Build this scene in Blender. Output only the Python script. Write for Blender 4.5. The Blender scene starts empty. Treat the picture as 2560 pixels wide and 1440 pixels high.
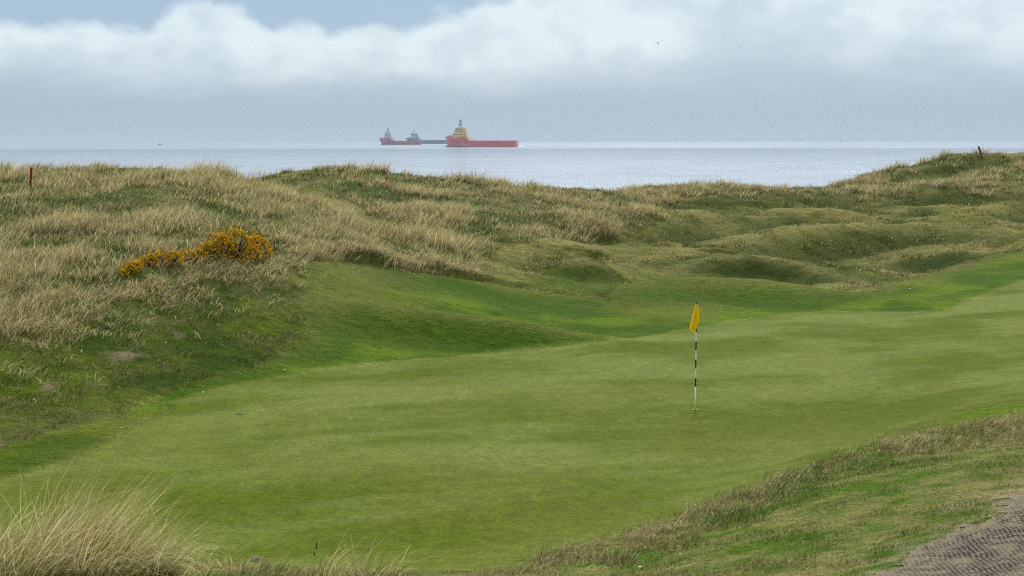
import bpy, math, random
import numpy as np
from mathutils import Vector, Matrix
rng = np.random.default_rng(7); random.seed(7)
sc = bpy.context.scene
COL = sc.collection
# ------------------------------------------------------------------ camera
F = 3555.0; CAMZ = 10.0; ROLL = 0.0012
PITCH = math.atan((720-348)/F)
fw = np.array([0, math.cos(PITCH), -math.sin(PITCH)]); r0 = np.array([1., 0, 0]); u0 = np.array([0, math.sin(PITCH), math.cos(PITCH)])
RT = r0*math.cos(ROLL)-u0*math.sin(ROLL); UP = u0*math.cos(ROLL)+r0*math.sin(ROLL)
CAM = np.array([0, 0, CAMZ])
def ray(u, v):
    u = np.asarray(u, float); v = np.asarray(v, float)
    return fw + ((u-1280)/F)[..., None]*RT + ((720-v)/F)[..., None]*UP
def P(u, v, d):                       # the point seen at picture position u, v at a forward distance of d metres
    r = ray(u, v); return CAM + r*(np.asarray(d, float)/r[..., 1])[..., None]
cd = bpy.data.cameras.new('camera'); cam = bpy.data.objects.new('camera', cd); COL.objects.link(cam)
cam.matrix_world = Matrix(((RT[0], UP[0], -fw[0], 0), (RT[1], UP[1], -fw[1], 0), (RT[2], UP[2], -fw[2], CAMZ), (0, 0, 0, 1)))
cd.sensor_width = 36; cd.lens = F/2560*36; cd.clip_start = 0.1; cd.clip_end = 60000
sc.camera = cam
# ------------------------------------------------------------------ exposure, sun
sc.view_settings.view_transform = 'Standard'; sc.view_settings.look = 'None'; sc.view_settings.gamma = 1
sc.view_settings.exposure = 0.24
sc.cycles.use_denoising = False; sc.cycles.pixel_filter_type = 'BLACKMAN_HARRIS'; sc.cycles.filter_width = 1.2; sc.cycles.sample_clamp_indirect = 4; sc.cycles.sample_clamp_direct = 6; sc.cycles.max_bounces = 6; sc.cycles.diffuse_bounces = 3; sc.cycles.glossy_bounces = 3
sc.cycles.transmission_bounces = 3; sc.cycles.volume_bounces = 1
SUN_AZ, SUN_EL = math.radians(7), math.radians(40)
S = Vector((math.sin(SUN_AZ)*math.cos(SUN_EL), math.cos(SUN_AZ)*math.cos(SUN_EL), math.sin(SUN_EL)))
sl = bpy.data.lights.new('sun', 'SUN'); sl.energy = 3.0; sl.angle = math.radians(9); sl.color = (1, .96, .89)
so = bpy.data.objects.new('sun', sl); COL.objects.link(so); so.rotation_euler = S.to_track_quat('Z', 'Y').to_euler()
# ------------------------------------------------------------------ node helpers
class NT:
    def __init__(s, nt): s.nt = nt; s.n = nt.nodes; s.l = nt.links
    def add(s, t, **k):
        n = s.n.new(t)
        for a, b in k.items():
            if a.startswith('i_'):
                key = a[2:]; key = int(key) if key.isdigit() else key.replace('_', ' ')
                s.set(n.inputs[key], b)
            else: setattr(n, a, b)
        return n
    def set(s, inp, v):
        if hasattr(v, 'is_output') or isinstance(v, bpy.types.NodeSocket): s.l.new(v, inp)
        else: inp.default_value = v
    def m(s, op, a, b=None, c=None, clamp=False):
        n = s.n.new('ShaderNodeMath'); n.operation = op; n.use_clamp = clamp
        s.set(n.inputs[0], a)
        if b is not None: s.set(n.inputs[1], b)
        if c is not None: s.set(n.inputs[2], c)
        return n.outputs[0]
    def ss(s, x, a, b, lo=0., hi=1.):
        n = s.n.new('ShaderNodeMapRange'); n.interpolation_type = 'SMOOTHSTEP'
        s.set(n.inputs[0], x); s.set(n.inputs[1], a); s.set(n.inputs[2], b); s.set(n.inputs[3], lo); s.set(n.inputs[4], hi)
        return n.outputs[0]
    def mix(s, f, a, b, mode='MIX'):
        n = s.n.new('ShaderNodeMix'); n.data_type = 'RGBA'; n.blend_type = mode
        s.set(n.inputs[0], f); s.set(n.inputs[6], a); s.set(n.inputs[7], b); return n.outputs[2]
    def noise(s, vec, scale, detail=3, rough=.5, dist=0.):
        n = s.n.new('ShaderNodeTexNoise'); s.set(n.inputs['Vector'], vec)
        n.inputs['Scale'].default_value = scale; n.inputs['Detail'].default_value = detail
        n.inputs['Roughness'].default_value = rough; n.inputs['Distortion'].default_value = dist
        return n.outputs['Fac']
    def comb(s, x, y, z=0.):
        n = s.n.new('ShaderNodeCombineXYZ'); s.set(n.inputs[0], x); s.set(n.inputs[1], y); s.set(n.inputs[2], z); return n.outputs[0]
    def ramp(s, f, stops, mode='EASE'):
        n = s.n.new('ShaderNodeValToRGB'); n.color_ramp.interpolation = mode; s.set(n.inputs[0], f)
        e = n.color_ramp.elements
        while len(e) < len(stops): e.new(0.5)
        for k, (p, c) in enumerate(stops):
            e[k].position = p; e[k].color = (c, c, c, 1) if not isinstance(c, tuple) else (*c[:3], 1)
        return n.outputs[0]
# ------------------------------------------------------------------ sky
w = bpy.data.worlds.new('World'); sc.world = w; w.use_nodes = True
t = NT(w.node_tree); t.n.clear()
tc = t.add('ShaderNodeTexCoord'); sp = t.add('ShaderNodeSeparateXYZ', i_0=tc.outputs['Generated'])
az = t.m('ARCTAN2', sp.outputs[0], sp.outputs[1]); el = t.m('ARCSINE', sp.outputs[2])
vec = t.comb(az, t.m('MULTIPLY', el, 1.5), 0.37)
n1 = t.noise(vec, 26, 7, .55); n2 = t.noise(vec, 9, 4, .5); n3 = t.noise(t.comb(az, t.m('MULTIPLY', el, 3.2), 2.1), 11, 5, .55)
vor = t.add('ShaderNodeTexVoronoi', feature='SMOOTH_F1', i_Scale=38.); t.set(vor.inputs['Vector'], t.comb(az, t.m('MULTIPLY', el, 1.3), t.m('MULTIPLY', n1, .03)))
puff = t.m('SUBTRACT', .5, vor.outputs['Distance'])
topr = t.ramp(t.m('MULTIPLY_ADD', az, 1/.5, .8), [(0., .1), (.08, .12), (.2, .08), (.3, .10), (.35, .36), (.42, .34), (.48, .14), (.54, .04), (.64, .08), (.71, .26), (.79, .5), (.84, 1.)])
eltop = t.m('MULTIPLY_ADD', topr, .05, .068)
ed = t.m('ADD', el, t.m('MULTIPLY', t.m('SUBTRACT', n1, .5), .026)); ed = t.m('ADD', ed, t.m('MULTIPLY', t.m('SUBTRACT', t.noise(vec, 70, 5, .6), .5), .012)); ed = t.m('SUBTRACT', ed, t.m('MULTIPLY', puff, .014))
above = t.ss(t.m('SUBTRACT', ed, eltop), -.0035, .0095)
above = t.m('MULTIPLY', above, t.ss(el, .16, .12))
eb = t.m('ADD', el, t.m('MULTIPLY', t.m('SUBTRACT', n3, .5), .035))
base = t.ss(eb, .022, .064)
bright = t.m('MULTIPLY', base, t.ss(n2, .25, .62, .72, 1.))
right = t.ss(az, -.02, .1)
eb2 = t.m('ADD', el, t.m('MULTIPLY', t.m('SUBTRACT', n2, .5), .10))
bright = t.m('MULTIPLY', bright, t.m('ADD', t.m('SUBTRACT', 1., right), t.m('MULTIPLY', right, t.ss(eb2, .025, .098, .35, 1.))))
low = (.300, .412, .530, 1); cloud = (.625, .725, .785, 1); gap = (.275, .405, .55, 1)
bright = t.m('MULTIPLY', bright, t.ss(n1, .30, .64, .66, 1.08)); c = t.mix(bright, low, cloud)
c = t.mix(t.ss(el, .0, .03, .35, 0.), c, (.33, .435, .545, 1))
c = t.mix(t.m('MULTIPLY', above, .92), c, gap)
hi = t.ramp(t.m('DIVIDE', el, math.pi/2), [(0., (.60, .70, .77)), (.07, (.58, .66, .73)), (.2, (.66, .72, .78)), (.5, (.78, .81, .86)), (1., (.86, .89, .94))], 'LINEAR')
gl = t.add('ShaderNodeVectorMath', operation='DOT_PRODUCT', i_0=tc.outputs['Generated'], i_1=tuple(S)).outputs['Value']
glow = t.m('ADD', t.ss(gl, -.6, .55, .72, .92), t.ss(gl, .5, 1., 0., 1.3))
hv = t.add('ShaderNodeVectorMath', operation='SCALE', i_0=hi, i_Scale=glow)
c = t.mix(t.ss(el, .11, .22), c, hv.outputs[0])
sk = t.add('ShaderNodeTexSky', sky_type='NISHITA', sun_disc=False, sun_elevation=SUN_EL, sun_rotation=SUN_AZ)
bg1 = t.add('ShaderNodeBackground', i_Color=sk.outputs[0], i_Strength=.1); bg2 = t.add('ShaderNodeBackground', i_Color=c, i_Strength=1.)
ms = t.add('ShaderNodeMixShader', i_0=.92, i_1=bg1.outputs[0], i_2=bg2.outputs[0])
wo = t.add('ShaderNodeOutputWorld', i_0=ms.outputs[0])
# ------------------------------------------------------------------ generic helpers
def tag(o, label=None, cat=None, group=None, kind=None):
    if label: o['label'] = label
    if cat: o['category'] = cat
    if group: o['group'] = group
    if kind: o['kind'] = kind
    return o
def empty(name, loc=(0, 0, 0), rz=0.):
    o = bpy.data.objects.new(name, None); COL.objects.link(o); o.location = loc; o.rotation_euler = (0, 0, rz); o.empty_display_size = .1; return o
def new_obj(name, me, mats, parent=None):
    for m in (mats if isinstance(mats, (list, tuple)) else [mats]): me.materials.append(m)
    o = bpy.data.objects.new(name, me); COL.objects.link(o)
    if parent is not None: o.parent = parent
    return o
def mesh_np(name, v, f, col=None, smooth=False):
    """v (n,3) floats, f (m,k) ints"""
    me = bpy.data.meshes.new(name); v = np.ascontiguousarray(v, np.float32); f = np.ascontiguousarray(f, np.int32)
    me.vertices.add(len(v)); me.vertices.foreach_set('co', v.ravel())
    k = f.shape[1]; me.loops.add(f.size); me.loops.foreach_set('vertex_index', f.ravel())
    me.polygons.add(len(f)); me.polygons.foreach_set('loop_start', np.arange(0, f.size, k, dtype=np.int32))
    if smooth: me.polygons.foreach_set('use_smooth', np.ones(len(f), bool))
    if col is not None:
        a = me.color_attributes.new('tint', 'FLOAT_COLOR', 'POINT')
        c4 = np.ones((len(v), 4), np.float32); c4[:, :3] = col; a.data.foreach_set('color', c4.ravel())
    me.update(calc_edges=True); return me
def principled(name, color=(.5, .5, .5), rough=.6, metal=0., spec=.3):
    m = bpy.data.materials.new(name); m.use_nodes = True
    b = m.node_tree.nodes['Principled BSDF']; b.inputs['Base Color'].default_value = (*color, 1)
    b.inputs['Roughness'].default_value = rough; b.inputs['Metallic'].default_value = metal; b.inputs['Specular IOR Level'].default_value = spec
    return m
def paint(name, color, rough=.55, var=.15, scale=3., metal=0.):
    m = principled(name, color, rough, metal); t = NT(m.node_tree); b = t.n['Principled BSDF']
    tc = t.add('ShaderNodeTexCoord'); n = t.noise(tc.outputs['Object'], scale, 5, .6)
    lo = tuple(x*(1-var) for x in color)+(1,); hi_ = tuple(min(1, x*(1+var)) for x in color)+(1,)
    t.set(b.inputs['Base Color'], t.mix(t.ss(n, .3, .7), lo, hi_)); return m
# value-noise
_tab = rng.random(65536).astype(np.float32)
def vnoise(x, y, s=0):
    xi = np.floor(x).astype(np.int64); yi = np.floor(y).astype(np.int64); fx = x-xi; fy = y-yi
    fx = fx*fx*(3-2*fx); fy = fy*fy*(3-2*fy)
    h = lambda a, b: _tab[((a*73856093) ^ (b*19349663) ^ (s*83492791)) & 65535]
    return (h(xi, yi)*(1-fx)+h(xi+1, yi)*fx)*(1-fy)+(h(xi, yi+1)*(1-fx)+h(xi+1, yi+1)*fx)*fy
def fbm(x, y, s=0, o=4, g=.5):
    a = 1.; t_ = 0.; r = 0.; cx, sx = math.cos(.6), math.sin(.6)
    for k in range(o):
        r = r+a*vnoise(x, y, s+k); t_ += a; a *= g; x, y = (x*cx-y*sx)*2.03+3.1, (x*sx+y*cx)*2.03+1.7
    return r/t_
def sstep(x, a, b):
    q = np.clip((x-a)/(b-a), 0, 1); return q*q*(3-2*q)
# ------------------------------------------------------------------ terrain heights
# surveyed points: picture column, row, forward distance; the ones with a height offset h describe ground hidden behind a crest
CP = {
 -500: [(1520,10),(1240,21),(1100,25.5),(1000,28),(900,30.5),(800,33),(700,37),(600,43),(520,50),(470,57),(440,64),('h',-2.6,75),('h',-6,95),('h',-9,120)],
 0: [(1520,10),(1340,18,),(1250,21.3),(1190,23.2),(1100,25.5),(1000,28),(900,30.5),(800,33),(700,37),(600,43),(520,50),(465,58),(433,66),('h',-2.6,75),('h',-6,95),('h',-9,120)],
 160: [(1510,10.3),(1360,18.3),(1200,22.6),(1130,24.6),(1040,27.2),(950,29.3),(850,32),(750,35),(650,40),(560,47),(480,56),(430,65),('h',-2.5,75),('h',-6,95),('h',-9,120)],
 320: [(1500,11),(1400,18.0),(1300,20.2),(1200,22.6),(1100,25.7),(1030,28.4),(950,30.5),(850,33),(750,35.5),(680,37.5),(620,40.5),(560,45),(500,51),(455,58),(422,65),('h',-2.4,75),('h',-5.5,95),('h',-9,120)],
 480: [(1490,11.5),(1400,18.4),(1200,22.7),(1060,27.2),(970,30.7),(900,32.5),(820,35),(740,37),(670,39),(610,42.5),(550,47.5),(490,54),(452,61),('h',-2.6,70),('h',-3.6,80),('h',-6,98),('h',-9,125)],
 640: [(1470,13),(1400,18.4),(1200,22.7),(1000,29.5),(930,32.5),(860,34.5),(780,36.5),(700,38.7),(650,40.5),(600,44),(550,49),(500,54.5),(460,61),('h',-2.9,69),('h',-3.0,78),('h',-2.3,90),('h',-5,103),('h',-9,130)],
 780: [(1470,14),(1400,18.4),(1200,22.7),(1000,29.5),(910,34),(860,35.5),(800,37),(730,39),(660,41.5),(635,43.5),(590,47.5),(540,53),(505,57),('h',-3.3,66),(470,80),(432,92),('h',-5,105),('h',-9,130)],
 960: [(1460,15.5),(1400,18.4),(1200,22.7),(1000,29.6),(895,35),(850,37),(800,38.5),(765,40.5),(720,43),(672,45),(645,46.5),(610,50),(590,54),('h',-3.9,58),('h',-3.75,62),(545,67),(500,75),(460,86),(436,92),('h',-5,105),('h',-9,130)],
 1120: [(1460,16),(1400,18.4),(1200,22.7),(1000,29.6),(890,35.3),(850,37.5),(800,39.8),(760,42.3),(720,45.5),(690,48),(650,52),(625,57),('h',-4.4,60),(560,67),(520,73),(480,83),(446,92.5),('h',-5.2,105),('h',-9,130)],
 1280: [(1450,16.5),(1400,18.3),(1200,22.7),(1000,29.7),(900,35),(860,38),(810,41),(765,45),(718,48.5),(690,51),(650,56),(610,62),('h',-4.5,66),(530,73),(490,83),(462,93.5),('h',-5.5,105),('h',-9.5,130)],
 1440: [(1440,17),(1380,18.6),(1200,22.7),(1000,29.7),(900,35),(860,38.2),(820,41.5),(780,45),(735,49.5),(700,52.5),(650,58),(610,66),(560,73),(520,81),(490,91),(478,97),('h',-6,108),('h',-9.5,130)],
 1600: [(1440,16.6),(1345,18.9),(1200,22.7),(1026,29),(900,35),(850,39),(800,43.5),(750,48),(720,51),(690,54.5),(650,60),(610,69),(560,78),(520,87),(490,96),(476,103),('h',-6,113),('h',-9.5,140)],
 1760: [(1440,15.3),(1310,19),(1200,22.7),(1026,29.05),(900,35),(850,38.8),(800,43.2),(760,47),(715,51.5),(690,55.5),(650,61),(610,69),(575,78),(530,88),(495,97),(470,106),('h',-6,116),('h',-9.5,145)],
 1920: [(1440,14.5),(1350,17),(1240,19.6),(1150,24.3),(1026,29.1),(900,35.2),(850,38.5),(800,43),(770,46),(735,49.5),(705,53.5),('h',-5.3,60),(610,68),(580,75),(535,85),(510,92),(480,101),(465,108),('h',-6,118),('h',-9.5,145)],
 2080: [(1440,14.0),(1340,16.5),(1200,19.8),(1105,25.6),(1026,29.1),(900,35.2),(850,38.5),(800,43),(772,46),(735,50),(710,54.5),('h',-5.25,61),(600,70),(570,78),(540,86),(510,94),(480,103),(464,110),('h',-6,120),('h',-9.5,150)],
 2240: [(1440,13.3),(1330,16),(1180,20),(1080,26.6),(1026,29.1),(900,35.2),(850,38.5),(800,43),(772,46),(735,50.5),(700,55),(672,60),('h',-5.0,66),(600,71),(565,80),(535,88),(505,97),(480,105),(455,111),(430,116),('h',-5.5,125),('h',-9.5,150)],
 2400: [(1440,12.8),(1320,15.2),(1160,19.8),(1060,26.5),(1000,29),(900,35),(850,38.5),(800,42.5),(770,45.5),(725,50.5),(690,55.5),(655,61),(605,70),(565,80),(540,88),(505,97),(480,104),(440,110),(400,117),('h',-3.5,128),('h',-9,150)],
 2560: [(1440,12.5),(1270,15.8),(1130,20.3),(1040,26.3),(1000,28.2),(900,34.5),(850,38),(800,42),(770,45),(730,49.5),(690,54.5),(645,60),(605,69),(560,80),(535,88),(505,97),(480,102),(440,109),(396,118),('h',-3.5,128),('h',-9,150)],
 3060: [(1440,12.5),(1270,15.8),(1130,20.3),(1040,24.3),(1000,27.0),(900,34),(800,42),(700,53),(645,60),(605,69),(560,80),(505,95),(440,109),(396,118),('h',-3.5,128),('h',-9,150)],
}
pts = []
for u, rows in CP.items():
    for r in rows:
        if r[0] == 'h': p = P(u, 450, r[2]); z = r[1]
        else: p = P(u, r[0], r[1]); z = p[2]-CAMZ
        pts.append((math.atan2(p[0], p[1]), math.log(math.hypot(p[0], p[1])), z))
for a_ in (-.5, -.36, -.2, 0, .2, .36, .5): pts += [(a_, math.log(7.), -2.75), (a_, math.log(4.), -1.95), (a_, math.log(2.), -1.68)]
pts = np.array(pts)
def tps_fit(p, lam):
    n = len(p); d = np.hypot(p[:, None, 0]-p[None, :, 0], p[:, None, 1]-p[None, :, 1]); K = d*d*np.log(d+1e-9)
    K[np.arange(n), np.arange(n)] = lam
    Pm = np.c_[np.ones(n), p[:, :2]]; A = np.zeros((n+3, n+3)); A[:n, :n] = K; A[:n, n:] = Pm; A[n:, :n] = Pm.T
    return np.linalg.solve(A, np.r_[p[:, 2], 0, 0, 0])
W = tps_fit(pts, 2e-4)
def tps_eval(a, l):
    out = W[-3]+W[-2]*a+W[-1]*l
    for k in range(len(pts)):
        d2 = (a-pts[k, 0])**2+(l-pts[k, 1])**2; out = out+W[k]*.5*d2*np.log(d2+1e-12)
    return out
A0 = math.radians(27)
TH = np.r_[np.linspace(-math.pi, -.62, 60, endpoint=False), np.linspace(-.62, -A0, 40, endpoint=False), np.linspace(-A0, A0, 820), np.linspace(A0, .62, 41)[1:], np.linspace(.62, math.pi, 61)[1:]]
RR = np.r_[np.exp(np.linspace(math.log(.8), math.log(8.5), 50, endpoint=False)), np.exp(np.linspace(math.log(8.5), math.log(128), 860)), np.exp(np.linspace(math.log(128), math.log(260), 30))[1:], [400., 800., 1800., 4000.]]
A, R_ = np.meshgrid(TH, RR); X = np.sin(A)*R_; Y = np.cos(A)*R_; L_ = np.log(R_)
# evaluate the smooth base on a coarser grid, then refine it
ca = np.linspace(-.62, .62, 260); cl = np.linspace(math.log(.8), math.log(170), 420)
CA, CL = np.meshgrid(ca, cl); CZ = tps_eval(CA, CL)
def bil(G, xs, ys, x, y):
    i = np.clip(np.searchsorted(xs, x)-1, 0, len(xs)-2); j = np.clip(np.searchsorted(ys, y)-1, 0, len(ys)-2)
    fx = np.clip((x-xs[i])/(xs[i+1]-xs[i]), 0, 1); fy = np.clip((y-ys[j])/(ys[j+1]-ys[j]), 0, 1)
    return (G[j, i]*(1-fx)+G[j, i+1]*fx)*(1-fy)+(G[j+1, i]*(1-fx)+G[j+1, i+1]*fx)*fy
Z = bil(CZ, ca, cl, np.clip(A, -.62, .62), L_)
gen = -1.7-3.2*sstep(R_, 6, 22)+1.2*(fbm(X/25, Y/25, 50, 3)-.5)*sstep(R_, 8, 30)
Z = Z+(gen-Z)*sstep(np.abs(A), .45, .75)
seaward = sstep(Y, 60, 135)                                   # beyond the dunes the land drops to the beach and under the water
Z = Z+(-13.5-Z)*sstep(R_, 118, 190)*sstep(Y, 20, 120)
def H(x, y):
    return bil(Z, TH, RR, np.arctan2(x, y), np.hypot(x, y))
def polyline(pl, k=12):
    pl = np.array(pl, float); out = []
    for a, b in zip(pl[:-1], pl[1:]):
        for q in np.arange(k)/k: out.append(a+(b-a)*q)
    out.append(pl[-1]); return np.array(out)
DRY_LIT = np.zeros(X.shape, np.float32); LUSH_SHADE = np.zeros(X.shape, np.float32)     # pale dry crests, dark lush fronts: relief light and shade painted into turf colours
def ridge(pl, wf, wb, tr=0., zoff=0.):
    """raise or lower the ground so that a crest runs through the given points, with its own front and back width in metres"""
    global Z
    q = polyline(pl, 10); p3 = P(q[:, 0], q[:, 1], q[:, 2]); xy = p3[:, :2]; dz = p3[:, 2]-CAMZ+zoff-H(xy[:, 0], xy[:, 1])
    m = max(wf, wb)*2.6
    sel = (X > xy[:, 0].min()-m) & (X < xy[:, 0].max()+m) & (Y > xy[:, 1].min()-m) & (Y < xy[:, 1].max()+m)
    x = X[sel]; y = Y[sel]; best = np.full(x.shape, 1e9); bz = np.zeros_like(x); bs = np.zeros_like(x); bi = np.zeros(x.shape, int)
    for k in range(len(xy)):
        dx = x-xy[k, 0]; dy = y-xy[k, 1]; d2 = dx*dx+dy*dy; b = d2 < best
        best[b] = d2[b]; bz[b] = dz[k]; bi[b] = k; bs[b] = (np.hypot(x, y)-math.hypot(*xy[k]))[b]
    d = np.sqrt(best); wd = np.where(bs < 0, wf, wb)
    Z[sel] += bz*np.exp(-(d/wd)**2)
    fade = np.sin(np.clip(bi/(len(xy)-1), 0, 1)*math.pi)**.5
    DRY_LIT[sel] = np.maximum(DRY_LIT[sel], fade*np.exp(-((d-.15)/(.45+.5*(wf > 1.3)))**2)); LUSH_SHADE[sel] = np.maximum(LUSH_SHADE[sel], fade*np.where(bs < 0, np.exp(-((d-1.7*wf)/(1.05*wf))**2), 0))
    if tr: tp = np.sin(np.linspace(0, math.pi, len(xy)))**.6; Z[sel] -= np.where(bs < 0, tr*np.exp(-((d-2.1*wf)/(wf*1.1))**2), tr*.5*np.exp(-((d-2.1*wb)/(wb*1.1))**2))*tp[bi]
ridge([(-300,442,66),(0,441,66),(150,428,65.5),(300,425,65),(450,436,63),(600,459,61.5),(700,490,59.5),(800,525,57),(900,565,54),(965,600,51.5)], 3.5, 3.5)
ridge([(640,444,88),(740,428,90),(850,414,92),(980,430,92),(1100,441,92),(1250,458,93),(1350,473,95),(1480,488,99),(1530,487,101),(1590,472,104),(1700,470,105),(1830,458,107),(1950,460,108),(2090,464,110),(2170,452,112),(2230,420,115),(2300,399,117),(2380,390,118),(2560,388,118),(2800,388,118)], 5, 4)
ridge([(960,575,65),(1060,556,66.5),(1150,556,67),(1220,566,67),(1290,592,65)], 1.0, 4, .3)
ridge([(1130,628,54.5),(1230,611,57.5),(1330,600,60.5),(1420,598,62.5),(1550,612,62.5),(1650,642,59.5)], 3.2, 3, .15)
ridge([(1330,688,54),(1400,660,55),(1465,650,55.6),(1530,668,54.8),(1590,702,53)], 1.05, 2.0, .42)
ridge([(1560,722,48.7),(1640,700,50.2),(1750,695,50.7),(1900,700,50.5),(2000,714,49.8),(2100,732,48.8),(2200,746,47.8)], 1.5, 1.3, .16)
ridge([(1620,686,56),(1720,655,58),(1830,630,59.5),(1920,632,59.5),(2010,655,58.5),(2100,692,57),(2180,712,55.5)], 1.2, 2.0, .58)
ridge([(1640,640,61.0),(1720,614,65.0),(1800,596,67.0),(1920,573,70.0),(2060,557,73.0),(2250,553,75.0),(2450,550,76.0),(2620,557,76.0)], 2.0, 2.4, .5)
ridge([(1690,590,77.0),(1790,560,80.0),(1880,532,83.0),(1960,520,85.0),(2100,532,84.0),(2200,548,82.0)], 2.0, 3, .55)
ridge([(2150,545,90.0),(2200,522,92.0),(2280,502,94.0),(2350,506,94.0),(2410,535,92.0)], 1.5, 2.5, .65)
ridge([(2130,662,62),(2230,640,64),(2360,630,65.5),(2480,636,66.5)], 1.0, 2.0, .48)
ridge([(860,742,39.8),(1000,767,39.3),(1150,785,39.3),(1300,803,39.2),(1450,830,38.6),(1560,850,38)], 1.05, 1.0, .2)
ridge([(1340,1398,18.4),(1450,1370,18.9),(1600,1328,19.7),(1720,1290,20.3),(1820,1240,21.3),(1920,1185,22.2),(2050,1140,23),(2200,1115,23.6),(2350,1092,24.1),(2500,1058,24.7),(2640,1040,25)], .62, .7, .10, .07)
ridge([(2240,470,103),(2350,468,104),(2450,466,104),(2600,468,104)], 2.0, 3, .4)
ridge([(1500,560,72),(1620,540,76),(1740,530,80),(1840,545,79)], 2.2, 3, .3)
ridge([(2050,500,97),(2150,486,100),(2260,488,101)], 2., 2.5, .4)
ridge([(1970,480,98.0),(2080,477,100.0),(2170,488,99.0),(2230,506,96.0)], 1.8, 2.5, .6)
ridge([(2370,540,86.0),(2450,520,89.0),(2540,503,92.0),(2630,499,93.0)], 1.8, 2.5, .5)
ridge([(2420,590,73),(2500,578,75),(2600,580,76)], 1.8, 2.4, .3)
def hit(u, v, y0=7., y1=135.):
    """where the line of sight through u, v meets the ground"""
    r = ray(np.atleast_1d(u), np.atleast_1d(v)); ds = np.exp(np.linspace(math.log(y0), math.log(y1), 1600)); out = []
    for k in range(len(r)):
        q = r[k]/r[k][1]; px = q[0]*ds; pz = CAMZ+q[2]*ds; b = pz < H(px, ds)+CAMZ
        i = int(np.argmax(b)) if b.any() else len(ds)-1
        out.append((px[i], ds[i]))
    return np.array(out)
def pip(poly, x, y):
    c_ = np.zeros(x.shape, bool); n = len(poly); j = n-1
    for i in range(n):
        xi, yi = poly[i]; xj, yj = poly[j]
        if yi != yj: c_ ^= ((yi > y) != (yj > y)) & (x < (xj-xi)*(y-yi)/(yj-yi)+xi)
        j = i
    return c_
def region(px, dense=4): 
    q = polyline(list(px)+[px[0]], dense); return hit(q[:, 0], q[:, 1])
# the little turf scarp along the back of the mown slope
LEDGE = [(740,640),(850,640),(950,655),(1050,673),(1150,690),(1300,716),(1400,731),(1510,747)]
lq = polyline(LEDGE, 14); lxy = hit(lq[:, 0], lq[:, 1]); lt = np.linspace(0, 1, len(lxy))
sel = (X > lxy[:, 0].min()-8) & (X < lxy[:, 0].max()+8) & (Y > lxy[:, 1].min()-8) & (Y < lxy[:, 1].max()+8)
x = X[sel]; y = Y[sel]; best = np.full(x.shape, 1e9); bt = np.zeros_like(x); bs = np.zeros_like(x)
tanv = np.gradient(lxy, axis=0)
for k in range(len(lxy)):
    dx = x-lxy[k, 0]; dy = y-lxy[k, 1]; d2 = dx*dx+dy*dy; b = d2 < best
    best[b] = d2[b]; bt[b] = lt[k]; bs[b] = (tanv[k, 0]*dy-tanv[k, 1]*dx)[b]
d = np.sqrt(best)*np.sign(bs)+.25*(fbm(x/1.1, y/1.1, 9, 3)-.5)
Z[sel] += .16*np.sin(np.clip(bt*1.12, 0, 1)*math.pi)**.5*sstep(d, -.1, .1)*(1-sstep(d, .8, 4.5))-.06*np.exp(-((d+.18)/.2)**2)
# ------------------------------------------------------------------ regions of turf, in ground coordinates
R_GREEN = region([(-250,1290),(0,1198),(150,1150),(270,1100),(350,1052),(430,1008),(560,968),(700,940),(850,918),(1000,903),(1150,892),(1280,878),(1420,862),(1560,850),(1650,836),(1750,818),(1900,793),(2050,779),(2200,781),(2360,780),(2400,762),(2460,735),(2560,700),(2760,660),(2900,960),(2560,1000),(2400,1030),(2240,1082),(2100,1150),(1950,1195),(1800,1255),(1600,1335),(1360,1400),(1300,1425),(1000,1436),(700,1418),(400,1408),(200,1380),(0,1340),(-250,1340)])
R_FAIR = region([(775,654),(900,662),(1000,676),(1150,697),(1300,722),(1400,737),(1500,750),(1540,722),(1600,700),(1680,690),(1800,690),(1900,695),(2000,709),(2100,728),(2220,735),(2230,705),(2300,690),(2420,668),(2500,642),(2560,628),(2800,600),(2900,1000),(2560,1040),(2300,1075),(1900,1150),(1300,1300),(700,1300),(-250,1330),(-250,1210),(0,1120),(250,1050),(420,980),(600,930),(745,890),(770,820)])
R_DARKM = region([(1300,710),(1330,690),(1390,668),(1460,652),(1530,668),(1600,705),(1540,745),(1460,742)], 3)
R_BANK = region([(-250,880),(0,850),(120,800),(260,745),(400,725),(520,700),(640,690),(740,655),(775,650),(775,820),(745,895),(600,940),(420,985),(250,1055),(0,1125),(-250,1215)])
R_PATH = region([(2200,1438),(2260,1395),(2330,1348),(2400,1318),(2450,1290),(2500,1255),(2560,1218),(2800,1140),(3100,1300),(3100,1700),(2400,1700),(2250,1560)])
R_DUNE1 = region([(-700,860),(0,845),(130,800),(260,722),(400,694),(520,672),(640,656),(740,636),(860,638),(960,655),(1100,678),(1130,640),(1000,615),(960,592),(860,540),(760,500),(680,468),(600,448),(450,425),(300,408),(150,412),(0,428),(-700,440)])
R_DUNE2 = region([(1140,690),(1080,672),(960,652),(900,640),(960,600),(980,560),(900,520),(760,480),(660,450),(740,440),(850,428),(980,443),(1100,453),(1250,468),(1350,481),(1480,490),(1620,480),(1640,530),(1560,580),(1500,590),(1300,596),(1150,628)])
R_DUNE3 = region([(1480,490),(1590,476),(1830,462),(2090,468),(2230,430),(2300,410),(2380,402),(2560,400),(2900,398),(2900,500),(2560,488),(2300,475),(2100,490),(1900,500),(1700,510),(1560,530)])
jx = (fbm(X/1.3, Y/1.3, 21, 4)-.5)+.35*(fbm(X/.16, Y/.16, 23, 2)-.5); jy = (fbm(X/1.3, Y/1.3, 27, 4)-.5)+.35*(fbm(X/.16, Y/.16, 25, 2)-.5)
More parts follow.
